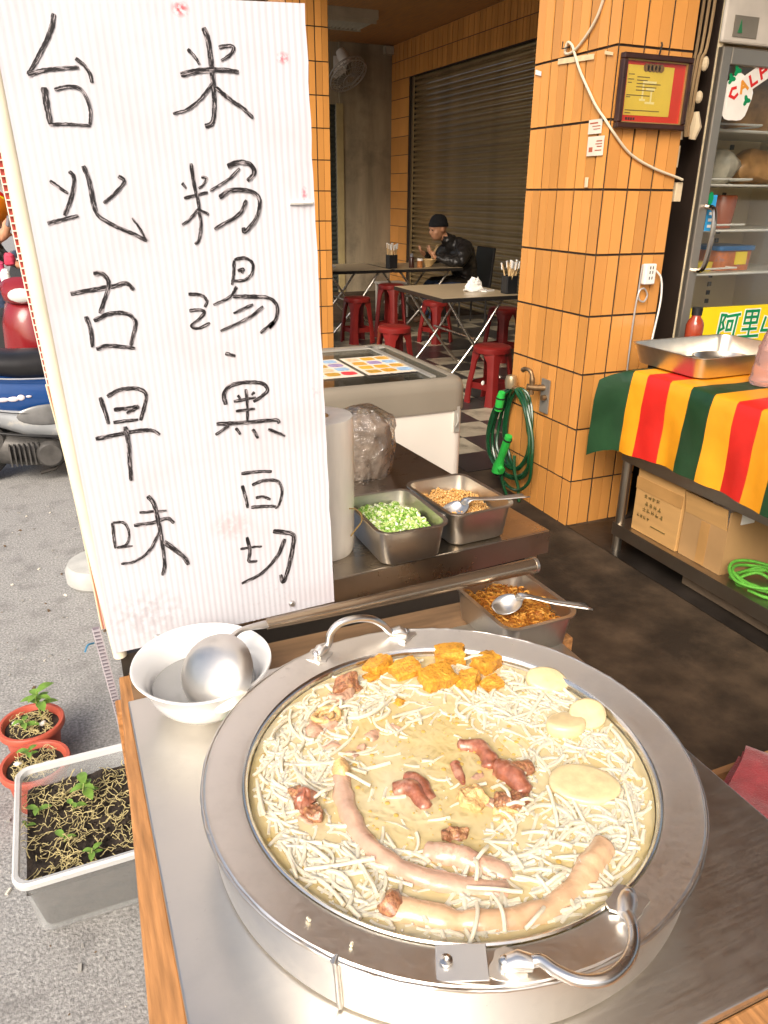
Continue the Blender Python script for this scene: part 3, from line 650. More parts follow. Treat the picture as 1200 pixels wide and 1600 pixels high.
# tap, hose and spray gun on the street side of the pillar
t = thing('water_tap', (xl, 3.14, .58), 'brass tap with lever on the street side of the pillar', 'tap')
mb = M('aged_brass', (.26, .17, .09), .45, .8, .3, 30)
G().box(xl-.006, xl, 3.095, 3.165, .53, .70).build('back_plate', M('zinc', (.32, .3, .26), .5, .6), t)
G().tube([(xl, 3.14, .655), (xl-.05, 3.16, .655), (xl-.085, 3.175, .66)], .016, 10).build('spout_body', mb, t, smooth=40)
G().tube(catmull([(xl-.06, 3.17, .62), (xl-.06, 3.17, .7), (xl-.065, 3.185, .735), (xl-.07, 3.22, .74), (xl-.07, 3.245, .73)], 5), [.014]*6+[.01]*11+[.013]*4, 10).build('lever', mb, t, smooth=40)
G().tube([(xl, 3.12, .61), (xl-.03, 3.12, .61)], .014, 10).build('pipe', mb, t, smooth=40)
t = thing('garden_hose', (2.18, 3.33, 0), 'coiled green hose with bright green spray gun hanging on the pillar', 'hose')
mh = M('hose_green', (.008, .06, .022), .22, 0, .2, 20, coat=.4); mg = M('bright_green', (.03, .42, .06), .35)
rr = random.Random(2); hx = xl-.045
G().lathe([(0, 0), (.03, .005), (.034, .04), (.026, .07), (0, .075)], 16, (hx, 3.385, .60)).build('tap_knob', M('pale_brass', (.55, .46, .3), .3, .8), t, smooth=40)
G().tube([(xl, 3.33, .6), (hx, 3.34, .61), (hx, 3.385, .61)], .014, 8).build('bracket', mb, t)
for k in range(6):
    w0 = .11+.022*k+rr.uniform(-.01, .01); h0 = .21+.012*k+rr.uniform(-.015, .015); cy = 3.345+rr.uniform(-.02, .02); cz = .61-h0
    pts = [(hx-.012*math.sin(2*a+k)+rr.uniform(-.008, .008)-.007*k+.03, cy+w0*math.sin(a)*(1-.25*math.cos(a)), cz+h0*math.cos(a)) for a in [2*math.pi*i/14 for i in range(14)]]
    G().tube(catmull(pts, 4, True), .0095, 8, closed=True).build('coil', mh, t, smooth=40)
G().tube(catmull([(hx, 3.3, .25), (hx-.01, 3.27, .17), (hx, 3.24, .09), (hx, 3.22, .01)], 5), .0095, 8).build('tail', mh, t, smooth=40)
G().tube(catmull([(hx-.02, 3.4, .15), (hx-.01, 3.375, .06), (hx-.01, 3.33, 0.01)], 5), .009, 8).build('tail', mh, t, smooth=40)
def ring_tube(pts, rs, name, mat): return G().tube(pts, rs, 14).build(name, mat, t, smooth=30)
ring_tube([(hx-.03, 3.42, .575), (hx-.03, 3.43, .54), (hx-.03, 3.445, .47)], [.018, .024, .022], 'connector', mg)
for z, y in ((.545, 3.429), (.49, 3.44)): ring_tube([(hx-.03, y, z), (hx-.03, y+.001, z-.008)], [.0255, .0255], 'connector_band', m_black)
ring_tube([(hx-.035, 3.315, .36), (hx-.035, 3.335, .31), (hx-.035, 3.375, .22), (hx-.035, 3.395, .17), (hx-.035, 3.4, .13)], [.02, .024, .02, .03, .036], 'spray_gun', mg)
ring_tube([(hx-.035, 3.395, .165), (hx-.035, 3.355, .15)], [.024, .018], 'nozzle', mg)
ring_tube([(hx-.035, 3.401, .132), (hx-.035, 3.404, .118)], [.034, .03], 'gun_ring', m_black)
ring_tube([(hx-.035, 3.322, .342), (hx-.035, 3.325, .335)], [.025, .025], 'gun_ring', m_black)

# clutter in the gap between pillar and fridge
def obj1(name, g, mat, label, cat, **k): return tag(g.build(name, mat, **k), label, cat)
obj1('wall_switch', G().box(2.70, 2.745, 2.98, 3.0, 1.79, 1.9).lathe([(.014, 0), (.014, .008), (.008, .008), (.008, 0)], 14, (2.722, 2.979, 1.85), R=Matrix.Rotation(R_(90), 3, 'X')), m_cream, 'upper cream switch box between pillar and fridge', 'switch')
obj1('wall_switch', G().box(2.69, 2.74, 2.98, 3.0, 1.675, 1.765).lathe([(.016, 0), (.016, .008), (.009, .008), (.009, 0)], 14, (2.715, 2.979, 1.715), R=Matrix.Rotation(R_(90), 3, 'X')), m_cream, 'lower cream switch box between pillar and fridge', 'switch')
obj1('plug', G().tube([(2.775, 2.95, 1.9), (2.775, 2.945, 1.84), (2.772, 2.95, 1.79)], [.012, .028, .016], 8), m_cream, 'ivory plug hanging beside the fridge door', 'plug', smooth=40)
obj1('cable_clip', G().ball((2.79, 2.96, 2.09), (.02, .015, .03), 8, 6), m_cream, 'pale cable clip high beside the fridge', 'clip')
obj1('cable_clip', G().ball((2.785, 2.96, 1.96), (.018, .015, .026), 8, 6), m_cream, 'pale cable clip above the hanging plug', 'clip')
obj1('wall_switch', G().box(2.648, 2.685, 2.87, 2.9, 1.53, 1.61), m_cream, 'small cream box on the pillar corner at the end of the cable', 'switch', bevel=.003)
for k, (x, lab) in enumerate(((2.735, 'left of three brown cables running down beside the fridge'), (2.755, 'middle of three brown cables running down beside the fridge'), (2.775, 'right of three brown cables running down beside the fridge'))):
    obj1('wall_cable', G().tube(catmull([(x+.01, 2.96, 3.6), (x-.005+.01*k, 2.955, 2.3), (x-.012, 2.955, 2.1), (x-.02, 2.955, 1.95), (x-.01*k, 2.955, 1.8)], 6), .007, 6), M('brown_cable', (.3, .2, .1), .6), lab, 'cable', smooth=40)

# ================================================================== STRIPED TABLE ON THE RIGHT
m_tsteel = steel('table_steel', .38, (.42, .37, .3))
t = thing('steel_table', (2.6, 1.6, 0), 'steel work table with lower shelf under the striped cloth', 'table')
tx0, tx1, ty0, ty1 = 2.27, 2.84, .35, 2.56
G().box(tx0, tx1, ty0, ty1, .84, .856).build('tabletop', m_tsteel, t)
ap = G(); ap.box(tx0, tx0+.03, ty0, ty1, .45, .51); ap.box(tx1-.03, tx1, ty0, ty1, .45, .51); ap.box(tx0+.03, tx1-.03, ty1-.03, ty1, .45, .51); ap.build('apron', m_tsteel, t, bevel=.003)
sf = G(); sf.box(tx0, tx1, ty0, ty1, .138, .146); sf.box(tx0, tx0+.012, ty0, ty1, .085, .138); sf.build('lower_shelf', m_tsteel, t)
for x in (tx0+.022, tx1-.022):
    for y in (ty1-.022, ty0+.022): G().tube([(x, y, 0), (x, y, .84)], .022, 12).build('leg', m_tsteel, t, smooth=40)
# striped vinyl cloth: one sheet, colours woven in bands
m_vo = M('vinyl_orange', (.75, .3, .012), .4, 0, .1, 8, .4, 16); m_vr = M('vinyl_red', (.58, .018, .012), .4, 0, .12, 8, .4, 16); m_vg = M('vinyl_green', (.012, .045, .016), .33, 0, .2, 8, .4, 16)
bands = [(2.66, 2), (2.535, 0), (2.447, 1), (2.315, 0), (2.20, 2), (2.083, 0), (1.972, 1), (1.862, 0), (1.76, 2), (1.65, 0), (1.54, 1), (1.43, 0), (1.32, 2), (1.2, 0), (1.09, 1), (.98, 0), (.87, 2), (.76, 0), (.65, 1), (.54, 0), (.43, 2), (.34, None)]
g = G()
for (yA, ci), (yB, _) in zip(bands, bands[1:]):
    if ci is None: break
    cols = [yA+(yB-yA)*k/4 for k in range(5)]
    rows = []
    for s in range(15):
        row = []
        for y in cols:
            e = max(0, (y-2.54)/.12)
            if s < 6: # top, from back to front edge
                x = 2.80-(2.80-2.262)*s/5; z = .862+.002*math.sin(y*9+x*14)
                if e: z -= .03*e*e+.0; x = min(x, 2.62)
            elif s == 6: x, z = 2.252, .853
            else:
                f = (s-6)/8; wv = .011*math.sin(y*17)*f+.005*math.sin(y*41+f*3)*f
                x = 2.246-.012*f+wv; z = .85-f*(.338+.008*math.sin(y*8))
            if e: x -= .09*e*(.4+.6*min(1, s/8)); z -= .05*e*e
            nz_ = noise.noise(Vector((y*7, z*9, x*6)))*.006+noise.noise(Vector((y*19, z*14, 4)))*.0025
            row.append((x-(nz_ if s > 6 else 0), y, z+(nz_*.5+.002 if s < 6 else 0)))
        rows.append(row)
    g.sheet(rows, ci)
tag(g.build('striped_tablecloth', [m_vo, m_vr, m_vg], smooth=60), 'orange, red and green striped vinyl cloth draped over the table', 'tablecloth')

# deep steel tray on the cloth
def pan(name, c, wd, dp, h, z, mat, label, cat, r=.03, rz=0, group=None, lip=.008, taper=.92):
    t = thing(name, (c[0], c[1], z), label, cat, group, rz)
    g = G(); Lp = []
    for f, zz in ((taper*.93, 0), (taper, .006), (1, h-.002)): Lp.append(rrect(wd*f, dp*f, r, 6, zz))
    Lp.append(rrect(wd+lip*2, dp+lip*2, r+lip, 6, h)); Lp.append(rrect(wd+lip*2, dp+lip*2, r+lip, 6, h+.003)); Lp.append(rrect(wd-.002, dp-.002, r, 6, h+.002))
    Lp.append(rrect(wd*taper-.003, dp*taper-.003, r, 6, .008)); Lp.append(rrect(wd*taper*.93, dp*taper*.93, r*.8, 6, .003))
    g.loft(Lp, cap0=True, cap1=True); g.build('body', mat, t, smooth=50, world=False)
    return t
m_pan = steel('pan_steel', .34, (.68, .64, .57), (4, 4, 1))
pan('steel_tray', (2.62, 2.47), .56, .42, .088, .866, m_pan, 'deep rectangular steel tray standing on the striped cloth', 'tray', .05)
tag(G().lathe([(0, 0), (.09, .002), (.1, .012), (.11, .03), (.115, .03), (.105, .008), (0, -.002)], 28, (2.68, 2.48, .876), sx=1.1).build('tray_lid', m_pan, smooth=40), 'shallow round lid lying inside the steel tray', 'lid')
def bottle(c, prof, name, label, mat, capmat, cap):
    t = thing(name, c, label, 'bottle'); G().lathe(prof, 24, c).build('body', mat, t, smooth=40)
    G().lathe(cap, 20, c).build('cap', capmat, t, smooth=40); return t
bottle((2.80, 2.78, .86), [(0, 0), (.036, .002), (.04, .02), (.041, .13), (.034, .15), (.022, .165), (.021, .18)], 'drink_bottle', 'small red drink bottle with black cap behind the steel tray', M('red_drink', (.3, .045, .02), .12, 0, .1, 4, coat=.5), m_black, [(.024, .176), (.025, .21), (0, .212)])
t = thing('bottle_stand', (2.8, 2.8, .0), 'narrow dark stand behind the steel table', 'stand')
G().box(2.72, 2.855, 2.65, 2.86, 0, .856).build('body', m_dkmetal, t)
rib = []
for k in range(22):
    z = k*.0105; r = .058-.0009*k*1.15+(.0025 if k % 4 == 2 else 0)
    if k > 14: r *= 1-.05*(k-14)
    rib.append((r, z))
bottle((2.555, 2.13, .866), [(0, .004), (.05, 0)]+rib[1:]+[(.02, .235)], 'plastic_bottle', 'clear pinkish plastic bottle at the right edge on the cloth', M('pink_pet', (.75, .5, .45), .12, 0, .05, 6, trans=.75, ior=1.25), M('amber_cap', (.5, .22, .08), .4), [(.021, .232), (.022, .262), (0, .264)])

m_card = M('cardboard', (.46, .26, .09), .8, 0, .1, 5, stretch=(1, 1, 6)); m_card2 = M('cardboard_dull', (.36, .21, .085), .8, 0, .1, 5); m_ptape = M('parcel_tape', (.42, .23, .08), .2, coat=.5)
t = thing('cardboard_box', (2.45, 2.33, .147), 'taped cardboard box with printed characters, left on the lower shelf', 'box')
G().box(2.3, 2.6, 2.19, 2.47, .147, .44).build('carton', m_card, t, bevel=.003)
G().box(2.297, 2.2995, 2.19, 2.47, .345, .4).build('tape', m_ptape, t)
def box_text(t, x, rows):
    for z, y0, n, s in rows:
        for k in range(n):
            y = y0-k*s*1.5; g = G(); rr = random.Random(int(z*1000)+k)
            for _ in range(4):
                if rr.random() < .5: u = rr.uniform(0, s*.8); g.box(x-.001, x, y-u-.0022, y-u, z, z+s)
                else: v = rr.uniform(0, s*.85); g.box(x-.0011, x-.0002, y-s, y, z+v, z+v+.0024)
            g.build('printed_character', m_ink, t)
box_text(t, 2.2975, [(.318, 2.41, 4, .017), (.285, 2.40, 4, .018), (.255, 2.41, 5, .018), (.22, 2.44, 4, .014)])
G().box(2.2968, 2.2998, 2.26, 2.35, .2, .2035).build('printed_line', m_ink, t)
t = thing('cardboard_box', (2.5, 2.07, .147), 'open plain cardboard box with flap, right on the lower shelf', 'box')
bx = G(); bx.box(2.31, 2.314, 1.955, 2.178, .147, .34); bx.box(2.31, 2.72, 1.951, 1.955, .147, .42); bx.box(2.31, 2.72, 2.178, 2.182, .147, .42); bx.box(2.716, 2.72, 1.955, 2.178, .147, .42); bx.box(2.314, 2.716, 1.955, 2.178, .147, .151)
bx.build('carton', m_card2, t)
G().add([(2.309, 1.958, .34), (2.309, 2.178, .34), (2.296, 2.178, .43), (2.296, 1.958, .43), (2.313, 1.958, .34), (2.313, 2.178, .34), (2.3, 2.178, .431), (2.3, 1.958, .431)], [(0,1,2,3),(4,7,6,5),(0,3,7,4),(1,5,6,2),(3,2,6,7)]).build('flap', m_card, t)
G().box(2.3075, 2.3095, 2.04, 2.085, .15, .335).build('tape', m_ptape, t)
G().box(2.37, 2.44, 1.947, 1.9505, .36, .405).build('white_label', m_white, t)
tag(G().ball((2.45, 2.07, .36), (.1, .08, .06), 12, 8).wob(.03, 15, 3).build('plastic_wrap', m_white), 'white plastic wrap inside the open cardboard box', 'bag')
g = G(); rr = random.Random(9)
for k in range(5):
    r = .075+.012*k; cx, cy = 2.385+rr.uniform(-.02, .02), 1.835+rr.uniform(-.02, .02)
    g.tube(catmull([(cx+r*1.0*math.cos(a)+rr.uniform(-.008, .008), cy+r*.9*math.sin(a)+rr.uniform(-.008, .008), .16+.011*k+.012*math.sin(a*2+k)) for a in [2*math.pi*i/10 for i in range(10)]], 5, True), .0065, 6, closed=True)
g.tube(catmull([(2.3, 1.8, .16), (2.33, 1.73, .155), (2.42, 1.7, .155), (2.5, 1.72, .16)], 5), .0065, 6)
tag(g.build('green_rope', M('rope_green', (.09, .33, .03), .7, 0, .25, 150, .5, 300), smooth=50), 'coil of bright green rope on the lower shelf', 'rope')
tag(G().box(2.33, 2.45, 1.5, 2.15, .012, .05).build('floor_plank', M('grey_plank', (.12, .085, .055), .8, 0, .2, 5, stretch=(8, 1, 8))), 'grey wooden plank on the floor beneath the steel table', 'plank')
# towel over a low wooden crate at the right edge
m_crw = M('crate_wood', (.3, .15, .06), .7, 0, .2, 4, stretch=(1, 8, 8))
t = thing('low_crate', (1.6, .8, 0), 'low brown wooden crate behind the counter under the maroon towel', 'crate')
for a in ((1.22, 1.95, 1.05, 1.068), (1.22, 1.95, .4, .418)): G().box(a[0], a[1], a[2], a[3], .02, .2).build('board', m_crw, t)
for a in ((1.22, 1.238), (1.932, 1.95)): G().box(a[0], a[1], .419, 1.049, .02, .199).build('board', m_crw, t)
G().box(1.238, 1.932, .418, 1.05, .02, .16).build('base', m_crw, t)
o_, u_, v_ = Vector((1.43, 1.03)), Vector((-.855, -.52)), Vector((.51, -.86)); g = G()
for lay in range(3):
    rows = []
    for i in range(25):
        f = i/24; row = []
        for j in range(25):
            q = j/24; p = o_+u_*(.36*f-.012*lay)+v_*(.42*q-.008*lay+.004*math.sin(f*9+lay)); z = .302-.028*lay+.012*noise.noise(Vector((f*3, q*3, lay)))+.004*noise.noise(Vector((f*11, q*11, lay)))
            edge = min(f, q, 1-q); z -= .01*max(0, .08-edge)/.08
            row.append((p.x, p.y, z))
        rows.append(row)
    g.sheet(rows); b_ = [rows[k][0] for k in range(25)]; g.sheet([b_, [(x, y, z-.018) for x, y, z in b_]]); b_ = rows[0]; g.sheet([b_, [(x, y, z-.018) for x, y, z in b_]])
tag(g.build('towel', M('maroon_towel', (.24, .025, .03), .95, 0, .25, 25, .6, 220, sheen=.3), smooth=60), 'folded maroon towel lying on the crate at the right edge', 'towel')
# ================================================================== FOOD STALL COUNTER
m_wood = M('varnished_wood', (.38, .18, .065), .5, 0, .4, 12, .2, 30, stretch=(9, .8, 9), stain=((.22, .1, .04), 6, .58, .5))
m_wood2 = M('worn_wood', (.22, .13, .065), .7, 0, .3, 6, .15, 20, stretch=(1, 9, 9), stain=((.15, .09, .05), 5, .52, .6))
m_steel = steel('counter_steel', .36, (.68, .65, .6), (1.2, 5, 3), .05, .2)
m_potst = steel('pot_steel', .35, (.88, .85, .8), (3, 3, 3), .06, .3)
ZC = .78
t = thing('stall_counter', (.4, .75, 0), 'steel topped wooden food stall counter carrying the big soup pot', 'counter')
# wooden deck: left margin runs slightly askew to the sheet
G().prism([(-.03, .24), (.787, .24), (.787, .335), (.0215, .335), (.0215, 1.104), (.787, 1.104), (.80, 1.0), (.83, 1.0), (.83, 1.2), (.013, 1.2)], .735, .767).build('deck', m_wood, t, bevel=.003)
G().box(.022, .789, .336, 1.103, .735, .765).build('deck_core', m_wood2, t)
pst = G(); pst.add([(.02, .335, ZC), (.786, .335, ZC), (.786, 1.104, ZC), (.02, 1.104, ZC), (.02, .335, .768), (.786, .335, .768), (.786, 1.104, .768), (.02, 1.104, .768)],
   [(0,1,2,3), (4,7,6,5), (0,4,5,1), (1,5,6,2), (2,6,7,3), (3,7,4,0)])
pst.build('steel_top', m_steel, t, bevel=.0025, seg=3)
G().box(.03, .815, 1.106, 1.199, .7672, .7705).build('back_plank', m_wood2, t)
for x in (.0, .77):
    for y in (.28, 1.16): G().box(x, x+.04, y-.02, y+.02, 0, .735).build('leg', m_wood, t, bevel=.003)
G().box(.03, .78, .3, .32, .35, .735).build('panel', m_wood, t); G().box(.02, .034, .33, 1.13, .3, .73).build('panel', m_wood, t); G().box(.77, .784, .33, 1.13, .3, .73).build('panel', m_wood, t)

# ------------------------------------------------------------------ the pot
PC = Vector((.397, .698, 0)); RO, RI, ZR, ZS = .319, .267, .862, .845
t = thing('soup_pot', (PC.x, PC.y, ZC), 'huge round steel soup pot with a wide flat rim and two handles', 'pot')
NS = 128
prof = [(.30, ZC+.001), (.309, ZC+.004), (.3165, ZR-.006), (.3195, ZR-.003), (RO, ZR+.001), (RO-.003, ZR+.003), (RO-.008, ZR+.0015), (RI+.012, ZR-.004), (RI+.004, ZR-.006), (RI, ZR-.011), (RI-.003, ZR-.022), (RI-.006, ZS-.06)]
g = G(); g.lathe(prof, NS, PC); g.wob(.0012, 9, 3); g.build('rim', m_potst, t, smooth=35)
g = G(); g.lathe([(RI-.001, ZR-.0105), (RI+.003, ZR-.0045), (RI+.001, ZR-.003), (RI-.003, ZR-.006), (RI-.0035, ZR-.013)], NS, PC); g.build('inner_bead', steel('bead_steel', .22, (.7, .68, .64)), t, smooth=60)
# rolled weld along the outer edge and the vertical seam
wl = G(); wl.tube([(PC.x+(RO+.0005)*math.cos(2*math.pi*k/160), PC.y+(RO+.0005)*math.sin(2*math.pi*k/160), ZR+.0005+random.uniform(-.0003, .0003)) for k in range(160)], [.0022+random.uniform(-.0004, .0006) for _ in range(160)], 6, closed=True)
wl.build('edge_weld', steel('weld_steel', .33, (.72, .69, .64)), t, smooth=60)
sa = math.atan2(.49-PC.y, .167-PC.x)
G().tube([(PC.x+r*math.cos(sa), PC.y+r*math.sin(sa), z) for r, z in ((.3105, ZC+.004), (.313, .80), (.3155, .83), (.318, ZR-.006), (.32, ZR+.001), (.314, ZR+.003))], [.003, .0035, .003, .0035, .005, .002], 7).build('seam_weld', MATS['weld_steel'], t, smooth=60)
# handles
m_alu = M('cast_aluminium', (.72, .7, .67), .28, 1., .08, 20, .08, 30)
def handle(p0, p1, mids, plate_rot, lug):
    h = G().tube(catmull([p0]+mids+[p1], 8), .0062, 12).build('handle', m_alu, t, smooth=40)
    for p, k in ((p0, 0), (p1, 1)):
        a = math.atan2(p[1]-PC.y, p[0]-PC.x)
        P = []
        for i in range(14):
            b = 2*math.pi*i/14; r = .022*(1+.16*math.cos(4*b+k)); P.append((p[0]+lug[k][0]+r*math.cos(b), p[1]+lug[k][1]+r*.85*math.sin(b)))
        G().prism(P, ZR-.0025, ZR+.0015).build('mount_plate', m_potst, h)
        c = Vector((p[0]+lug[k][0], p[1]+lug[k][1], ZR+.004)); e = Vector(p)
        G().tube([c-(e-c)*.3, c+(e-c)*.45+Vector((0, 0, .004)), e+(e-c)*.35], [.009, .0105, .0085], 12, flat=.8).build('socket', m_potst, h, smooth=40)
        G().ball(c-(e-c)*.35+Vector((0, 0, .003)), (.007, .007, .006), 10, 6).build('rivet', m_alu, h, smooth=60)
handle((.328, .405, .870), (.455, .415, .868), [(.339, .399, .875), (.346, .383, .877), (.359, .366, .879), (.382, .358, .879), (.408, .363, .878), (.429, .375, .877), (.445, .394, .875)], 0, ((-.013, .008), (.013, .012)))
handle((.326, .998, .869), (.452, 1.0, .868), [(.334, .999, .876), (.338, 1.0, .893), (.353, 1.0, .908), (.381, 1.0, .911), (.409, 1.0, .904), (.429, 1.0, .889), (.442, 1.0, .873)], 0, ((-.012, -.006), (.014, -.003)))
# riveted latch plate on the near rim
lp = G().obox((.272, .4325, ZR+.0035), (.05, .037, .0018), (.06, -.08, -.42)).build('latch_plate', m_potst, t, bevel=.0006)
G().lathe([(.0065, 0), (.0065, .003), (.003, .004), (.003, .001), (0, .001)], 14, (.2585, .4395, ZR+.0035)).build('rivet', m_alu, lp, smooth=40)

# ------------------------------------------------------------------ broth
def broth_material():
    m = bpy.data.materials.new('milky_broth'); m.use_nodes = True; n, L = m.node_tree.nodes, m.node_tree.links
    b = n['Principled BSDF']; tc = n.new('ShaderNodeTexCoord'); nz = n.new('ShaderNodeTexNoise'); nz.inputs['Scale'].default_value = 9; nz.inputs['Detail'].default_value = 4
    L.new(tc.outputs['Object'], nz.inputs[0]); cr = n.new('ShaderNodeValToRGB')
    cr.color_ramp.elements[0].position = .35; cr.color_ramp.elements[0].color = (.74, .57, .24, 1); cr.color_ramp.elements[1].position = .66; cr.color_ramp.elements[1].color = (.8, .71, .48, 1)
    L.new(nz.outputs[0], cr.inputs[0]); L.new(cr.outputs[0], b.inputs['Base Color'])
    b.inputs['Roughness'].default_value = .12; b.inputs['IOR'].default_value = 1.33; b.inputs['Specular IOR Level'].default_value = .45
    n3 = n.new('ShaderNodeTexNoise'); n3.inputs['Scale'].default_value = 22; L.new(tc.outputs['Object'], n3.inputs[0])
    bp = n.new('ShaderNodeBump'); bp.inputs['Strength'].default_value = .18; bp.inputs['Distance'].default_value = .004; L.new(n3.outputs[0], bp.inputs['Height']); L.new(bp.outputs[0], b.inputs['Normal'])
    tr = n.new('ShaderNodeBsdfTransparent'); tr.inputs[0].default_value = (1, .97, .9, 1)
    mx = n.new('ShaderNodeMixShader'); mx.inputs[0].default_value = .55
    L.new(tr.outputs[0], mx.inputs[1]); L.new(b.outputs[0], mx.inputs[2]); L.new(mx.outputs[0], n['Material Output'].inputs[0])
    return m
m_broth = broth_material()
NB = 96
g = G(); g.lathe([(0, ZS)]+[(RI*.98*k/14, ZS+(.0012*math.sin(k*1.9))) for k in range(1, 14)]+[(RI-.0045, ZS+.001)], NB, PC)
tag(g.build('broth', m_broth, smooth=80), 'milky yellow soup broth filling the pot', 'soup', kind='stuff')
tag(G().lathe([(0, ZS-.03), (RI-.007, ZS-.03)], NB, PC).build('broth_depth', M('deep_broth', (.76, .6, .28), .8, 0, .2, 8)), 'cloudy deeper broth below the soup surface', 'soup', kind='stuff')

# ------------------------------------------------------------------ rice noodles: thousands of short strands
m_noodle = M('rice_noodle', (.68, .62, .48), .3, 0, .08, 120, sss=.3, spec=.4)
bare = [((.369, .739), .085, 1.), ((.29, .70), .07, .8), ((.381, .66), .065, .85), ((.34, .63), .06, .8), ((.44, .67), .075, .9), ((.311, .80), .06, .6), ((.42, .77), .06, .5), ((.265, .66), .045, .75),
        ((.30, .56), .05, .6), ((.36, .50), .04, .5), ((.542, .599), .05, 1.), ((.652, .706), .035, .9), ((.591, .705), .035, .9), ((.625, .808), .035, .9), ((.474, .88), .06, .75), ((.53, .86), .055, .8), ((.42, .93), .045, .6), ((.505, .704), .03, .7),
        ((.2, .703), .035, .9), ((.33, .91), .035, .9), ((.28, .858), .03, .7), ((.353, .468), .035, .45), ((.45, .479), .03, .45), ((.25, .525), .03, .8)]
def noodle_mesh():
    rr = random.Random(21); V_, F_ = [], []; n = 6; cnt = 0; tries = 0
    while cnt < 6000 and tries < 60000:
        tries += 1; deep = cnt >= 4400
        r = (RI-.012)*math.sqrt(rr.random()); a = rr.uniform(0, 2*math.pi)
        x, y = PC.x+r*math.cos(a), PC.y+r*math.sin(a); keep = .5+.75*(r/RI)**2
        if (x > .47 and y < .56): keep += .3
        for (bx, by), br, s in bare:
            d = math.hypot(x-bx, y-by)/br
            if d < 1: keep *= 1-s*(1-d*d*.75)
        if not deep and rr.random() > keep: continue
        L = rr.uniform(.018, .048) if rr.random() < .75 else rr.uniform(.05, .085); th = rr.gauss(a+1.57, .8); kk = rr.gauss(0, 26); rad = rr.uniform(.0023, .003)
        dense = keep > .7 and not deep
        edge = r/RI; z0 = ZS+(rr.uniform(-.011, .0012) if dense and rr.random() < .3+.7*edge**2 else rr.uniform(-.013, -.0035) if deep else rr.uniform(-.012, -.0012)); tilt = rr.gauss(0, .06); K = 6 if L < .05 else 9
        px, py, pz = x, y, z0; ds = L/(K-1); P = []
        for i in range(K):
            P.append(Vector((px, py, pz))); px += math.cos(th)*ds; py += math.sin(th)*ds; pz += tilt*ds+rr.gauss(0, .0003); th += kk*ds
        if any(math.hypot(p.x-PC.x, p.y-PC.y) > RI-.007 for p in P): continue
        b = len(V_); up = Vector((0, 0, 1))
        for i, p in enumerate(P):
            tt = (P[min(i+1, K-1)]-P[max(i-1, 0)]).normalized(); u = tt.cross(up).normalized(); w2 = u.cross(tt)
            for j in range(n):
                q = 2*math.pi*j/n; V_.append(tuple(p+(u*math.cos(q)+w2*math.sin(q))*rad))
        for i in range(K-1):
            for j in range(n): F_.append((b+i*n+j, b+i*n+(j+1) % n, b+(i+1)*n+(j+1) % n, b+(i+1)*n+j))
        F_.append(tuple(b+j for j in range(n))[::-1]); F_.append(tuple(b+(K-1)*n+j for j in range(n))); cnt += 1
    g = G(); g.v = V_; g.f = F_; g.m = [0]*len(F_); return g
# fat droplets and small bubbles on the surface
def droplets():
    rr = random.Random(5); g = G()
    for _ in range(260):
        r = (RI-.02)*math.sqrt(rr.random())*(.55 if rr.random() < .55 else 1); a = rr.uniform(0, 6.283); s = rr.choice((.0008, .0012, .0016, .0024, .0034)); g.ball((PC.x+r*math.cos(a)-.01, PC.y+r*math.sin(a), ZS+.0012), (s, s, .0007), 10, 6, 0)
    for _ in range(70):
        r = RI-.012-abs(rr.gauss(0, .03)); a = rr.uniform(0, 6.283); s = rr.uniform(.0008, .0018); g.ball((PC.x+r*math.cos(a), PC.y+r*math.sin(a), ZS+.0018), (s, s, s), 8, 6, 1)
    return g
tag(droplets().build('fat_droplets', [M('soup_fat', (.74, .5, .12), .08, 0, .1, 60, coat=.6, alpha=.6), M('soup_bubble', (.85, .8, .68), .06, 0, 0, coat=.8, alpha=.45)], smooth=60), 'tiny fat droplets and bubbles floating on the soup', 'droplets', kind='stuff')
tag(noodle_mesh().build('noodles', m_noodle, smooth=60), 'short white rice noodles floating all over the soup', 'noodles', kind='stuff')

# ------------------------------------------------------------------ pieces in the soup
m_tofu = M('fried_tofu', (.68, .32, .035), .4, 0, .35, 150, .8, 260, stain=((.38, .12, .012), 60, .5, .75), coat=.3)
m_radish = M('cooked_radish', (.7, .56, .32), .3, 0, .12, 70, .1, 200, coat=.4, sss=.2)
m_gut = M('intestine', (.55, .35, .25), .26, 0, .18, 50, .25, 160, coat=.6, sss=.15, stain=((.3, .07, .045), 30, .57, .85))
m_gut2 = M('pale_intestine', (.62, .4, .24), .26, 0, .14, 45, .2, 150, coat=.5, sss=.15)
m_meat = M('braised_meat', (.32, .13, .06), .35, 0, .5, 170, 1., 260, coat=.6, stain=((.55, .32, .14), 110, .5, .85))
m_redm = M('red_offal', (.3, .1, .055), .3, 0, .35, 90, .3, 200, coat=.6, stain=((.5, .28, .19), 45, .5, .7))
m_fat = M('pale_fat', (.68, .42, .18), .35, 0, .35, 150, .8, 220, coat=.4)
m_pinkm = M('pink_membrane', (.52, .31, .21), .3, 0, .35, 80, .6, 160, coat=.4)
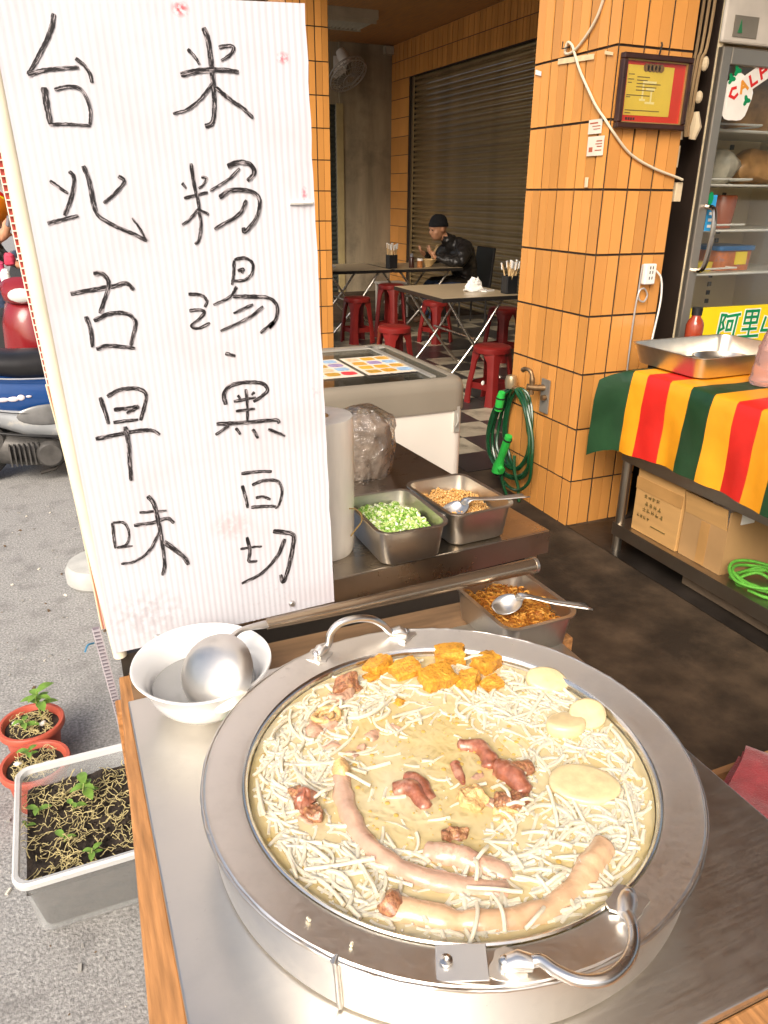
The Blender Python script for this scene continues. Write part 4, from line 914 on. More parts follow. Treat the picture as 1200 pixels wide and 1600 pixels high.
def cube_piece(c, s, rot, seed, mat, name, label, cat, sq=(1, 1, .8), group=None):
    bm = bmesh.new(); bmesh.ops.create_cube(bm, size=1); bmesh.ops.subdivide_edges(bm, edges=bm.edges, cuts=5, use_grid_fill=True)
    from mathutils import Euler
    Rm = Euler(rot).to_matrix(); o = Vector((seed*2.3, seed, -seed))
    for v in bm.verts:
        p = Vector(v.co); q = p.copy(); m_ = max(abs(k) for k in q)
        q = q*(1-.1*(q.length/m_/1.0-1)*1.6)       # round the corners a little
        q += noise.noise_vector(p*3.2+o)*.09+noise.noise_vector(p*9+o)*.03
        q = Vector((q.x*s*sq[0], q.y*s*sq[1], q.z*s*sq[2])); v.co = Rm@q+Vector(c)
    me = bpy.data.meshes.new(name); bm.to_mesh(me); bm.free(); me.materials.append(mat)
    me.polygons.foreach_set('use_smooth', [True]*len(me.polygons)); me.set_sharp_from_angle(angle=R_(50))
    ob = bpy.data.objects.new(name, me); COL.objects.link(ob); return tag(ob, label, cat, group)
for k, (x, y, s, rz, dz, lab) in enumerate((
    (.400, .945, .036, .5, .004, 'fried tofu piece farthest left, by the back rim'), (.436, .918, .042, .1, .0, 'half sunken fried tofu piece second from the left at the back'),
    (.520, .925, .044, -.45, .006, 'wedge of fried tofu standing up nearest the back rim'), (.470, .875, .046, .12, .007, 'largest fried tofu cube at the centre of the tofu group'),
    (.516, .855, .036, .8, .0, 'sunken fried tofu piece right of the largest cube'), (.563, .883, .038, .35, .007, 'upright fried tofu piece farthest right'),
    (.546, .834, .03, .1, .0, 'small fried tofu piece lowest right of the group'), (.378, .925, .02, .3, .0, 'tiny tofu crumb beside the braised meat'), (.394, .85, .016, .7, -.002, 'lone tofu crumb drifting below the tofu group'))):
    cube_piece((x, y, ZS+dz-.002), s*1.16, (random.uniform(-.3, .3), random.uniform(-.3, .3), rz), k+1, m_tofu, 'fried_tofu', lab, 'tofu', (1, .8, .68), 'fried tofu in the soup')
def radish(x, y, w, d, h, rz, lab, tilt=(0, 0), dz=0, seed=1):
    g = G(); Lp = []
    for f, z in ((.0, h), (.8, h*.98), (.95, h*.88), (1., h*.65), (1., h*.2), (.95, -h*.3), (.8, -h*.5)):
        Lp.append((max(f, 0), z))
    g.lathe([(f*.5, z) for f, z in Lp], 32)
    from mathutils import Euler
    Rm = Euler((tilt[0], tilt[1], rz)).to_matrix(); nv = []
    for p in g.v:
        a = math.atan2(p[1], p[0]); q = Vector((p[0]*w*(1+.05*math.sin(2*a+seed)+.03*math.sin(3*a+seed*2)), p[1]*d*(1+.05*math.cos(2*a+seed)), p[2]))
        nv.append(tuple(Rm@q+Vector((x, y, ZS+dz))))
    g.v = nv; return tag(g.build('radish_piece', m_radish, smooth=60), lab, 'radish', 'white radish in the soup')
radish(.542, .599, .088, .072, .008, -.5, 'flat oval radish slice lying clear of the noodles', (0, 0), .001, 1)
radish(.632, .712, .054, .05, .016, .4, 'radish chunk at the right side against the noodles', (.25, -.3), .001, 2)
radish(.591, .705, .062, .048, .014, .2, 'rounded radish chunk left of the right hand one', (-.15, .1), 0, 3)
radish(.625, .806, .068, .046, .016, -.5, 'radish wedge near the back right rim', (.3, .1), 0, 4)
radish(.505, .706, .06, .052, .003, .3, 'sunken radish piece beside the red offal', (0, 0), -.003, 5)
radish(.592, .640, .07, .045, .003, .1, 'sunken radish piece above the flat oval slice', (.1, 0), -.003, 6)
def gut(pts, r, mat, lab, name='intestine', wv=.12, seed=0, dz=0):
    P = catmull([(x, y, ZS+z+dz) for x, y, z in pts], 8); n = len(P); rr = random.Random(seed)
    rs = [r*(1+wv*noise.noise(Vector((i*.35, seed, 0))))*min(1, .55+.9*math.sqrt(max(0, min(i, n-1-i))/3)) for i in range(n)]
    g = G(); g.tube(P, rs, 16); g.wob(r*.22, 45, seed); g.wob(r*.05, 120, seed+1); g.v = [(p[0], p[1], p[2]-.0055) for p in g.v]; return g
t = thing('intestine', (.261, .738, ZS), 'long pinkish intestine curving from the left towards the bottom centre', 'offal')
gut([(.262, .742, .0), (.25, .70, .001), (.246, .645, .0), (.259, .593, .003), (.288, .552, .004), (.323, .526, .002), (.372, .50, -.002)], .0135, m_gut, '', seed=1).build('tube', m_gut, t, smooth=70)
G().lathe([(0, .01), (.007, .01), (.011, .004), (.0135, -.004), (.012, -.012)], 16, (.262, .746, ZS+.006), R=Matrix.Rotation(-.9, 3, 'X')).wob(.004, 90, 2).build('frilled_end', m_fat, t, smooth=50)
t = thing('intestine', (.31, .584, ZS), 'short fat intestine piece above the long curving one', 'offal')
gut([(.308, .586, -.002), (.325, .572, .003), (.345, .555, .003), (.385, .518, -.003)], .0145, m_gut, '', seed=4).build('tube', m_gut, t, smooth=70)
t = thing('intestine', (.24, .53, ZS), 'peach coloured intestine bending along the near right rim', 'offal')
gut([(.243, .53, .002), (.262, .515, .002), (.302, .488, .0), (.353, .468, -.001), (.399, .465, -.001), (.452, .48, .0), (.48, .497, .003), (.51, .512, .001)], .0155, m_gut2, '', seed=7).build('tube', m_gut2, t, smooth=70)
G().lathe([(0, .004), (.006, .003), (.008, .006), (.012, .007), (.0155, .001), (.014, -.01)], 16, (.239, .534, ZS+.004), R=Matrix.Rotation(-.9, 3, 'X')@Matrix.Rotation(-.5, 3, 'Y')).wob(.003, 90, 4).build('cut_end', m_meat, t, smooth=50)
for k, (pts, r, mm, lab) in enumerate((
    ([(.315, .692, 0), (.333, .68, .006), (.34, .644, -.003)], .0105, m_redm, 'front red curved offal piece left of the soup centre'), ([(.338, .707, -.001), (.349, .69, .003), (.351, .655, -.004)], .0095, m_redm, 'rear red curved offal piece left of the soup centre'),
    ([(.432, .733, .0), (.452, .718, .006), (.456, .70, .006), (.449, .675, 0)], .0105, m_redm, 'bright red crescent of offal right of the soup centre'), ([(.409, .703, .0), (.405, .685, .002), (.399, .66, -.005)], .008, m_redm, 'thin red offal strip beside the bright crescent'),
    ([(.458, .672, .004), (.464, .65, .008), (.469, .618, -.001)], .013, m_redm, 'thick dark red offal lobe in the meat cluster'), ([(.455, .662, .006), (.477, .655, .01), (.499, .655, .006)], .0095, m_meat, 'brown meat ridge across the meat cluster'))):
    tag(gut(pts, r*1.18, mm, lab, seed=10+k).wob(.0015, 70, k).build('offal_piece', mm, smooth=70), lab, 'offal', 'offal pieces in the soup')
def lump(x, y, rx, ry, rz_, mat, lab, seed, dz=0, cat='meat'):
    g = G(); rx, ry, rz_ = rx*1.18, ry*1.18, rz_*1.15; g.ball((x, y, ZS+dz-.002), (rx, ry, rz_), 40, 26); g.wob(min(rx, ry)*.55, 1/min(rx, ry)*.6, seed); g.wob(min(rx, ry)*.3, 1/min(rx, ry)*1.7, seed+3); g.wob(min(rx, ry)*.07, 1/min(rx, ry)*4, seed+5)
    return tag(g.build('meat_piece', mat, smooth=70), lab, cat, 'meat pieces in the soup')
lump(.335, .915, .02, .017, .016, m_meat, 'brown braised meat knob at the back left of the soup', 1, .005)
lump(.318, .893, .018, .014, .008, m_pinkm, 'pale meat strand beside the brown braised knob', 2, .002)
lump(.2, .71, .012, .015, .013, m_redm, 'dark red meat nugget near the left rim', 3, .006); lump(.206, .69, .011, .014, .009, m_meat, 'brown lower end of the left meat nugget', 4, .003)
lump(.196, .727, .009, .01, .009, m_meat, 'brown top knob of the left meat nugget', 12, .004); lump(.194, .675, .013, .017, .004, m_pinkm, 'sunken pink tail of the left meat nugget', 13, -.001)
lump(.398, .634, .014, .018, .009, m_fat, 'fatty yellow meat fold below the red strip', 5, .003); lump(.353, .594, .013, .011, .007, m_meat, 'small brown crumb of meat above the fat intestine', 6, .002)
lump(.434, .64, .035, .034, .006, m_pinkm, 'pink membrane half sunken at the middle of the meat cluster', 7, -.0015); lump(.31, .80, .05, .026, .004, m_pinkm, 'pink membrane sunken left of the soup centre', 8, -.002)
lump(.442, .612, .022, .014, .008, m_meat, 'brown meat shred at the lower edge of the meat cluster', 9, .001); lump(.425, .598, .018, .011, .005, m_fat, 'yellow fat edging the meat cluster', 14, .001)
lump(.27, .835, .02, .018, .004, m_pinkm, 'sunken pink bit under the curled ring', 15, -.002)
g = G(); g.tube([(.281+.019*math.cos(a), .86+.015*math.sin(a), ZS+.003+.002*math.sin(a*2)) for a in [2*math.pi*i/22 for i in range(22)]], .0045, 8, closed=True); g.tube([(.281+.009*math.cos(a), .86+.007*math.sin(a), ZS+.003) for a in [2*math.pi*i/14 for i in range(14)]], .0035, 8, closed=True)
tag(g.wob(.002, 80, 2).build('offal_ring', m_fat, smooth=60), 'curled pale ring of offal at the back left', 'offal')
# a few bright noodles draped over the pieces
rr = random.Random(77); g = G()
for (x, y, a, L, z) in ((.345, .53, 1.1, .03, .017), (.36, .545, .5, .03, .017), (.27, .72, -1.0, .05, .012), (.225, .71, .3, .03, .012), (.3, .87, .6, .03, .01), (.31, .875, 1.2, .025, .011), (.29, .88, .2, .03, .012), (.315, .86, -.4, .028, .012), (.44, .62, 1.4, .035, .012), (.455, .6, -.2, .02, .012), (.44, .6, -.3, .022, .012), (.31, .47, .9, .05, .018), (.34, .47, 1.3, .045, .019), (.37, .45, .4, .035, .018), (.545, .89, -.1, .035, .022), (.35, .50, -.5, .06, .012), (.42, .485, .2, .03, .016)):
    P = [(x+L*(i/5-.5)*math.cos(a+.25*(i/5-.5)), y+L*(i/5-.5)*math.sin(a+.25*(i/5-.5)), ZS+z-.012*abs(i/5-.5)) for i in range(6)]
    g.tube(P, .0024, 8)
for (a, rr_, L, th) in ((3.72, .294, .005, 1.8), (3.9, .297, .004, .9)):
    c = Vector((PC.x+rr_*math.cos(a), PC.y+rr_*math.sin(a), ZR+.001)); d = Vector((math.cos(th), math.sin(th), 0))*L/2; g.tube([c-d, c+d], .0018, 6)
tag(g.build('draped_noodles', m_noodle, smooth=60), 'loose noodles lying across the meat and tofu', 'noodles', kind='stuff')
# ================================================================== BOWL AND LADLE
m_china = M('white_melamine', (.78, .78, .77), .16, 0, .02, 3, coat=.5)
BC = Vector((.137, 1.045, ZC))
t = thing('soup_bowl', BC, 'white bowl with faint flower print holding the ladle', 'bowl')
g = G(); g.lathe([(0, .004), (.044, .004), (.046, 0), (.05, 0), (.054, .006), (.072, .014), (.086, .028), (.096, .046), (.1, .057), (.1035, .0635), (.1165, .082), (.1185, .0845), (.1175, .0868), (.114, .0862), (.1005, .067), (.096, .06), (.092, .046), (.082, .029), (.06, .015), (0, .012)], 64, BC)
g.xf(Matrix.Translation(BC)@Matrix.Diagonal((.925, .96, 1, 1))@Matrix.Translation(-BC)).build('shell', m_china, t, smooth=50)
mpf = M('faded_flower', (.55, .52, .36), .3); mpg = M('faded_leaf', (.42, .5, .38), .3)
def on_bowl(a, h):   # point on the outer wall
    r = .052+(h-.008)*(.042/.042) if h < .05 else .094; r = .052+(.094-.052)*min(1, max(0, (h-.008)/.042))**.85
    r = .056+.04*math.sin(min(1, max(0, (h-.006)/.04))*1.57); return Vector((BC.x+(r+.0012)*.925*math.cos(a), BC.y+(r+.0006)*math.sin(a), BC.z+h))
for k, (a, h, s, rot, mm) in enumerate(((-1.25, .034, .011, .3, mpf), (-1.12, .028, .010, -.4, mpf), (-1.32, .026, .012, 1.2, mpg), (-1.02, .036, .012, .9, mpg), (-.95, .028, .009, .1, mpg), (-1.18, .041, .008, 1.5, mpg), (-1.42, .036, .008, .6, mpg))):
    g = G(); P = []
    for i in range(10):
        b = 2*math.pi*i/10; u, v = s*math.cos(b), s*.5*math.sin(b); u, v = u*math.cos(rot)-v*math.sin(rot), u*math.sin(rot)+v*math.cos(rot)
        P.append(on_bowl(a+u/.075, h+v))
    g.add([on_bowl(a, h)]+P, [(0, i+1, (i+1) % 10+1) for i in range(10)]); g.build('flower_print', mm, t)
tag(G().lathe([(0, .046), (.08, .046)], 48, BC).build('bowl_water', M('murky_water', (.28, .28, .27), .06, 0, .1, 8, spec=.8)), 'cloudy water standing in the white bowl', 'water')
m_lad = M('ladle_steel', (.72, .69, .64), .36, 1., .1, 14, .1, 40)
t = thing('ladle', (.13, .985, ZC+.05), 'big steel ladle turned over in the bowl with a long thick handle', 'ladle')
lc = Vector((.152, .998, .868)); axl = Vector((-.6, -.34, .62)).normalized(); Rl = axl.to_track_quat('Z', 'X').to_matrix()
prof = [(0, .033), (.017, .032), (.034, .0285), (.048, .021), (.057, .01), (.0615, 0), (.06, 0), (.0555, .0085), (.047, .0195), (.033, .027), (.017, .0305), (0, .0315)]
G().lathe(prof, 48, lc, R=Rl, sy=1.12).build('scoop', m_lad, t, smooth=50)
hp = [(.183, 1.045, .893), (.207, 1.06, .897), (.25, 1.068, .893), (.4, 1.078, .888), (.6, 1.09, .885), (.795, 1.098, .884)]
G().tube(catmull(hp[:3], 5), [.009, .0075, .006, .006, .0055, .0055, .006, .007, .008, .009, .0095], 10, flat=.6).build('neck', m_lad, t, smooth=40)
G().tube([hp[2], (.3, 1.0715, .8915), hp[3], (.5, 1.084, .8865), hp[4], (.7, 1.094, .8845), hp[5]], [.009, .0105, .0115, .0125, .0135, .0145, .0155], 16).build('handle', M('brown_steel', (.42, .33, .24), .22, .9, .2, 6, stretch=(1, 6, 6)), t, smooth=40)
G().tube([(.79, 1.0978, .884), (.7965, 1.0981, .884)], [.0162, .0162], 16).build('handle_collar', m_lad, t, smooth=40)

# ================================================================== BACK WORK TABLE
m_bsteel = steel('back_table_steel', .3, (.46, .41, .35), (1, 6, 4), .06, .35)
UT = (.965, 1.291); uz = .85; ur = R_(4.2)
t = thing('work_table', (UT[0], UT[1], 0), 'brown reflecting steel work table behind the sign holding the garnish pans', 'table', None, ur)
G().box(-.86, 0, 0, 1.12, uz-.012, uz).build('top', m_bsteel, t, bevel=.002, world=False)
e = G(); e.box(-.86, 0, -.003, .001, uz-.055, uz-.001); e.box(-.003, .001, .001, 1.12, uz-.055, uz-.001); e.build('folded_edge', m_bsteel, t, world=False)
G().box(-.84, -.02, .02, .05, .35, uz-.05).build('front_panel', M('dark_panel', (.05, .042, .035), .4, .3), t, world=False)
G().box(-.05, -.02, .05, 1.05, .35, uz-.05).build('side_panel', MATS['dark_panel'], t, world=False)
for x in (-.82, -.03):
    for y in (.03, 1.08): G().tube([(x, y, 0), (x, y, uz-.012)], .02, 10).build('leg', m_tsteel, t, smooth=40, world=False)

def heap(c, wd, dp, z, top, name, mats, label, cat, n, maker, seed):
    """loose garnish piled in a pan: real pieces over a mounded core"""
    rr = random.Random(seed); g = G()
    def hz(u, v): return z+top*(1-.3*(u*u+v*v))+.012*noise.noise(Vector((u*2.5+seed, v*2.5, 0)))
    rows = [[(c[0]+u/10*wd/2, c[1]+v/10*dp/2, hz(u/10, v/10)-.004) for u in range(-10, 11)] for v in range(-10, 11)]
    g.sheet(rows, 0)
    for _ in range(n):
        u, v = rr.uniform(-.98, .98), rr.uniform(-.98, .98)
        maker(g, Vector((c[0]+u*wd/2, c[1]+v*dp/2, hz(u, v)+rr.uniform(-.003, .003))), rr)
    return tag(g.build(name, mats, smooth=40), label, cat, kind='stuff')
def scallion(g, p, rr):
    d = Vector((rr.gauss(0, 1), rr.gauss(0, 1), rr.gauss(0, .8))).normalized(); L = rr.uniform(.0025, .006); r = rr.uniform(.002, .0044)
    g.tube([p-d*L/2, p+d*L/2], r, 7, rr.choice((1, 1, 2, 2, 3)))
def crumb(g, p, rr):
    s = rr.uniform(.0012, .0028); g.obox(p, (s*rr.uniform(.8, 1.8), s*1.3, s), (rr.uniform(0, 3), rr.uniform(0, 3), rr.uniform(0, 3)), rr.choice((1, 1, 2)))
def shallot(g, p, rr):
    r = rr.uniform(.004, .010); a0 = rr.uniform(0, 6.28); sp = rr.uniform(1.2, 4.5); tx, ty = rr.uniform(-1, 1), rr.uniform(-1, 1); K = 7; A, B = [], []
    for i in range(K):
        a = a0+sp*i/(K-1); q = p+Vector((r*math.cos(a), r*math.sin(a), r*(tx*math.cos(a)+ty*math.sin(a))*.6)); wv = rr.uniform(.001, .002)
        A.append(tuple(q+Vector((0, 0, wv)))); B.append(tuple(q-Vector((0, 0, wv))+Vector((rr.uniform(-.001, .001), rr.uniform(-.001, .001), 0))))
    g.sheet([A, B], rr.choice((1, 1, 2, 2, 3)))
GP = 'steel garnish pans'
pan('garnish_pan', (.608, 1.352), .146, .208, .078, uz+.0015, m_pan, 'steel pan of chopped green scallions on the work table', 'pan', .025, 0, GP)
heap((.606, 1.352), .122, .182, uz+.022, .05, 'chopped_scallion', [M('scallion_mid', (.3, .42, .1), .5), M('scallion_green', (.2, .38, .05), .4), M('scallion_pale', (.5, .62, .22), .4), M('scallion_white', (.75, .78, .58), .4)], 'chopped green and white scallion filling the left pan', 'garnish', 1500, scallion, 3)
pan('garnish_pan', (.78, 1.388), .152, .212, .078, uz+.0015, m_pan, 'steel pan of fried garlic crumbs with a spoon', 'pan', .025, R_(4), GP)
heap((.779, 1.389), .126, .186, uz+.022, .046, 'fried_garlic', [M('garlic_mid', (.5, .26, .07), .7), M('garlic_gold', (.62, .34, .1), .6), M('garlic_pale', (.72, .48, .2), .6)], 'golden fried garlic crumbs filling the middle pan', 'garnish', 1800, crumb, 5)
pan('garnish_pan', (.727, 1.062), .148, .196, .072, .7712, m_pan, 'steel pan of crispy fried shallots beside the soup pot', 'pan', .025, R_(2), GP)
heap((.728, 1.061), .124, .172, .7712+.02, .043, 'fried_shallot', [M('shallot_mid', (.3, .12, .02), .6), M('shallot_gold', (.5, .22, .035), .45), M('shallot_dark', (.3, .1, .015), .5), M('shallot_pale', (.62, .32, .07), .45)], 'crispy brown fried shallots in the front pan', 'garnish', 900, shallot, 7)
def spoon(pts, label, up=Vector((0, 0, 1))):
    """chinese style steel soup spoon: bowl end first"""
    t = thing('soup_spoon', pts[0], label, 'spoon', 'steel soup spoons'); a, b, c = (Vector(p) for p in pts); d = (b-a).normalized(); s = d.cross(up).normalized(); u = s.cross(d)
    rows = []; L = (b-a).length*1.12
    for i in range(13):
        f = i/12; wd = .026*math.sqrt(max(.0, 1-(2*f*.92-.92)**2))+.003; dep = .012*(1-(2*f-1)**2)
        base = a+d*(f-.06)*L
        rows.append([tuple(base+s*wd*k/4+u*(-dep*(1-(k/4)**2)+.006*(k/4)**2)) for k in range(-4, 5)])
    o = G().sheet(rows).build('bowl', m_lad, t, smooth=60); sm = o.modifiers.new('s', 'SOLIDIFY'); sm.thickness = .0014
    P = catmull([b, b+(c-b)*.12+u*.012, b+(c-b)*.5+u*.004, c], 6); hd = []
    for i, p in enumerate(P):
        f = i/(len(P)-1); wd = .0115-.004*math.sin(f*2.6)+.002*f; hd.append([tuple(p+s*wd*k/2+u*(.003*(abs(k)/2)**2)) for k in range(-2, 3)])
    o = G().sheet(hd).build('handle', m_lad, t, smooth=60); sm = o.modifiers.new('s', 'SOLIDIFY'); sm.thickness = .003
    return t
spoon([(.712, 1.318, .908), (.765, 1.337, .925), (.905, 1.306, .937)], 'steel spoon stuck in the fried garlic pan')
spoon([(.672, 1.028, .843), (.715, 1.03, .858), (.815, .95, .864)], 'steel spoon lying over the fried shallot pan')

# roll of clear bags standing on end, and a bag stuffed with wrapping
m_roll = M('bag_roll', (.84, .78, .68), .32, 0, .06, 9, .15, 14, stretch=(6, 6, 1), coat=.3)
t = thing('bag_roll', (.47, 1.385, uz), 'tall roll of translucent plastic bags standing behind the sign', 'roll')
g = G(); g.lathe([(.018, .0), (.068, .0), (.071, .006), (.0725, .03), (.0735, .21), (.0735, .285), (.0715, .293), (.05, .295), (.026, .293), (.023, .288), (.02, .2), (.018, .0)], 56, (.452, 1.392, uz+.001)); g.wob(.0015, 16, 2); g.build('film', m_roll, t, smooth=45)
G().lathe([(.0235, .15), (.0235, .294), (.02, .296), (.019, .15)], 24, (.452, 1.392, uz+.001)).build('card_tube', m_card, t, smooth=45)
t = thing('wire_hook', (.52, 1.33, uz), 'brass coloured wire loop leaning on the bag roll', 'wire')
G().tube(catmull([(.492, 1.318, .966), (.508, 1.33, .958), (.522, 1.333, .945), (.524, 1.333, .927), (.512, 1.33, .915), (.494, 1.318, .905)], 5), .0016, 6).build('loop', M('gilt', ()), t)
t = thing('plastic_bag', (.72, 1.8, uz), 'crumpled clear plastic bag of wrapping behind the bag roll', 'bag')
def crump(seed, s, zz):
    g = G(); Lp = []
    for k in range(15):
        f = k/14; r = (.072+.012*math.sin(f*3))*(1 if f < .85 else 1-.6*(f-.85)/.15)*s
        Lp.append([(.715+r*math.cos(a)*(1+.13*noise.noise(Vector((3*math.cos(a)+seed, 3*math.sin(a), f*6)))), 1.80+r*.95*math.sin(a)*(1+.13*noise.noise(Vector((3*math.cos(a), 3*math.sin(a)+seed, f*6)))), uz+.001+zz*f+.012*noise.noise(Vector((2*math.cos(a), 2*math.sin(a), seed)))*f) for a in [2*math.pi*i/40 for i in range(40)]])
    g.loft(Lp, cap0=True, cap1=True); g.wob(.006, 45, seed); return g
crump(2, .86, .16).build('contents', M('pale_wrapping', (.48, .4, .33), .5, 0, .45, 22, .6, 40), t, smooth=40)
m_film = thin_glass('clear_film', (.93, .9, .86), .1, .75, 38)
crump(5, 1., .185).build('film', m_film, t, smooth=30)

# ================================================================== HAND-LETTERED SIGN
YB = 1.2; tl = .0
def board_pts():   # corners: x, z (photo shows a sheet leaning slightly to the left)
    return (.0135, .8155), (.4145, .8310), (.389, 1.797), (-.019, 1.778)
bl, br, trc, tlc = (Vector(p) for p in board_pts())
def bmap(u, v): return (bl*(1-u)+br*u)*(1-v)+(tlc*(1-u)+trc*u)*v
def sign_material():
    m = bpy.data.materials.new('corrugated_plastic'); m.use_nodes = True; n, L = m.node_tree.nodes, m.node_tree.links; b = n['Principled BSDF']
    tc = n.new('ShaderNodeTexCoord'); out = None
    base = n.new('ShaderNodeRGB'); base.outputs[0].default_value = (.585, .585, .635, 1); out = base.outputs[0]
    def layer(col, scale, th, amt, mask=None):
        nonlocal out
        nz = n.new('ShaderNodeTexNoise'); nz.inputs['Scale'].default_value = scale; nz.inputs['Detail'].default_value = 7; L.new(tc.outputs['Object'], nz.inputs[0])
        mr = n.new('ShaderNodeMapRange'); mr.inputs[1].default_value = th; mr.inputs[2].default_value = th+.14; mr.inputs[4].default_value = amt; L.new(nz.outputs[0], mr.inputs[0]); f = mr.outputs[0]
        if mask:
            (cx, cz), rad, st = mask; cx -= .2; cz -= .82      # sheet coordinates start at the sign's base
            mp = n.new('ShaderNodeMapping'); mp.inputs['Location'].default_value = (-cx*st[0], 0, -cz*st[1]); mp.inputs['Scale'].default_value = (st[0], 0, st[1]); L.new(tc.outputs['Object'], mp.inputs[0])
            ln = n.new('ShaderNodeVectorMath'); ln.operation = 'LENGTH'; L.new(mp.outputs[0], ln.inputs[0])
            m2 = n.new('ShaderNodeMapRange'); m2.inputs[1].default_value = rad; m2.inputs[2].default_value = rad*.3; L.new(ln.outputs['Value'], m2.inputs[0])
            mu = n.new('ShaderNodeMath'); mu.operation = 'MULTIPLY'; L.new(f, mu.inputs[0]); L.new(m2.outputs[0], mu.inputs[1]); f = mu.outputs[0]
        mx = n.new('ShaderNodeMix'); mx.data_type = 'RGBA'; L.new(f, mx.inputs[0]); L.new(out, mx.inputs[6]); mx.inputs[7].default_value = list(col)+[1]; out = mx.outputs[2]
    sx_ = n.new('ShaderNodeSeparateXYZ'); L.new(tc.outputs['Object'], sx_.inputs[0])      # twin-wall webs showing through as faint vertical bands
    ph = n.new('ShaderNodeMath'); ph.operation = 'MULTIPLY_ADD'; L.new(sx_.outputs[2], ph.inputs[0]); ph.inputs[1].default_value = .027; L.new(sx_.outputs[0], ph.inputs[2])
    sn = n.new('ShaderNodeMath'); sn.operation = 'MULTIPLY'; L.new(ph.outputs[0], sn.inputs[0]); sn.inputs[1].default_value = 2*math.pi/.0098
    si_ = n.new('ShaderNodeMath'); si_.operation = 'SINE'; L.new(sn.outputs[0], si_.inputs[0])
    mr0 = n.new('ShaderNodeMapRange'); mr0.inputs[1].default_value = -.2; mr0.inputs[2].default_value = .9; mr0.inputs[4].default_value = .26; L.new(si_.outputs[0], mr0.inputs[0])
    mx0 = n.new('ShaderNodeMix'); mx0.data_type = 'RGBA'; L.new(mr0.outputs[0], mx0.inputs[0]); L.new(out, mx0.inputs[6]); mx0.inputs[7].default_value = (.47, .45, .49, 1); out = mx0.outputs[2]
    layer((.55, .5, .54), 7, .5, .5); layer((.5, .46, .49), 60, .68, .5)
    layer((.6, .3, .3), 80, .36, .4, ((.232, 1.02), .045, (1, 1.4))); layer((.75, .08, .1), 160, .4, .95, ((.2155, 1.776), .014, (1, 1.3))); layer((.75, .1, .14), 160, .42, .85, ((.355, 1.728), .012, (1, 1.3)))
    layer((.7, .15, .2), 160, .42, .8, ((.38, 1.55), .012, (2, 1))); layer((.7, .3, .35), 120, .5, .4, ((.39, 1.24), .015, (1, 1))); layer((.4, .37, .4), 60, .44, .6, ((.07, .88), .09, (1, 1.6))); layer((.45, .42, .45), 140, .56, .4, ((.3, .87), .1, (1, 2)))
    L.new(out, b.inputs['Base Color']); b.inputs['Roughness'].default_value = .5
    return m
m_sign = sign_material(); m_signedge = M('sheet_edge', (.72, .69, .66), .6)
t = thing('sign_board', (.2, YB, .82), 'white corrugated plastic sign with hand-written black Chinese characters', 'sign')
g = G(); NU = 41*6; rr = random.Random(8)
def edge_w(v): return .0022*noise.noise(Vector((v*22, 3, 1)))+.001*noise.noise(Vector((v*70, 9, 1)))
rows = []
for k in range(41):
    v = k/40; row = []
    for i in range(NU+1):
        u = i/NU; p = bmap(u, v); wv = edge_w(v)*u**6
        row.append((p.x+wv, YB-.0002*math.cos(2*math.pi*41*u)-.0003, p.y))
    rows.append(row)
g.sheet(rows)
g.sheet([[(q[0], YB+.004, q[2]) for q in r] for r in (rows[0], rows[-1])]) if False else None
g.build('front_sheet', m_sign, t, smooth=80)
g = G(); g.add([(q[0], yy, q[2]) for yy in (YB+.0005, YB+.0045) for q in [r[-1] for r in rows]], [(i, i+1, 42+i-1, 41+i) for i in range(40)])
lo = [(bmap(u/20, 0).x, bmap(u/20, 0).y) for u in range(21)]
g.add([(x, yy, z) for yy in (YB+.0005, YB+.0045) for x, z in lo], [(i, i+1, 22+i, 21+i) for i in range(20)])
g.build('cut_edge', m_signedge, t)
g = G(); P = [bmap(0, 0), bmap(1, 0), bmap(1, 1), bmap(0, 1)]; g.add([(p.x, YB+.005, p.y) for p in P], [(0, 1, 2, 3)]); g.build('back_sheet', m_signedge, t)
def ink_material():
    m = bpy.data.materials.new('marker_ink'); m.use_nodes = True; n, L = m.node_tree.nodes, m.node_tree.links; b = n['Principled BSDF']
    uv = n.new('ShaderNodeUVMap'); mp = n.new('ShaderNodeMapping'); mp.inputs['Scale'].default_value = (62, 1.7, 1); L.new(uv.outputs[0], mp.inputs[0])
    nz = n.new('ShaderNodeTexNoise'); nz.inputs['Scale'].default_value = 1.; nz.inputs['Detail'].default_value = 5; nz.inputs['Roughness'].default_value = .7; L.new(mp.outputs[0], nz.inputs[0])
    cr = n.new('ShaderNodeValToRGB'); cr.color_ramp.elements[0].position = .53; cr.color_ramp.elements[0].color = (.006, .004, .006, 1); cr.color_ramp.elements[1].position = .6; cr.color_ramp.elements[1].color = (.4, .36, .38, 1)
    L.new(nz.outputs[0], cr.inputs[0]); L.new(cr.outputs[0], b.inputs['Base Color']); b.inputs['Roughness'].default_value = .55; return m
m_inkm = ink_material()
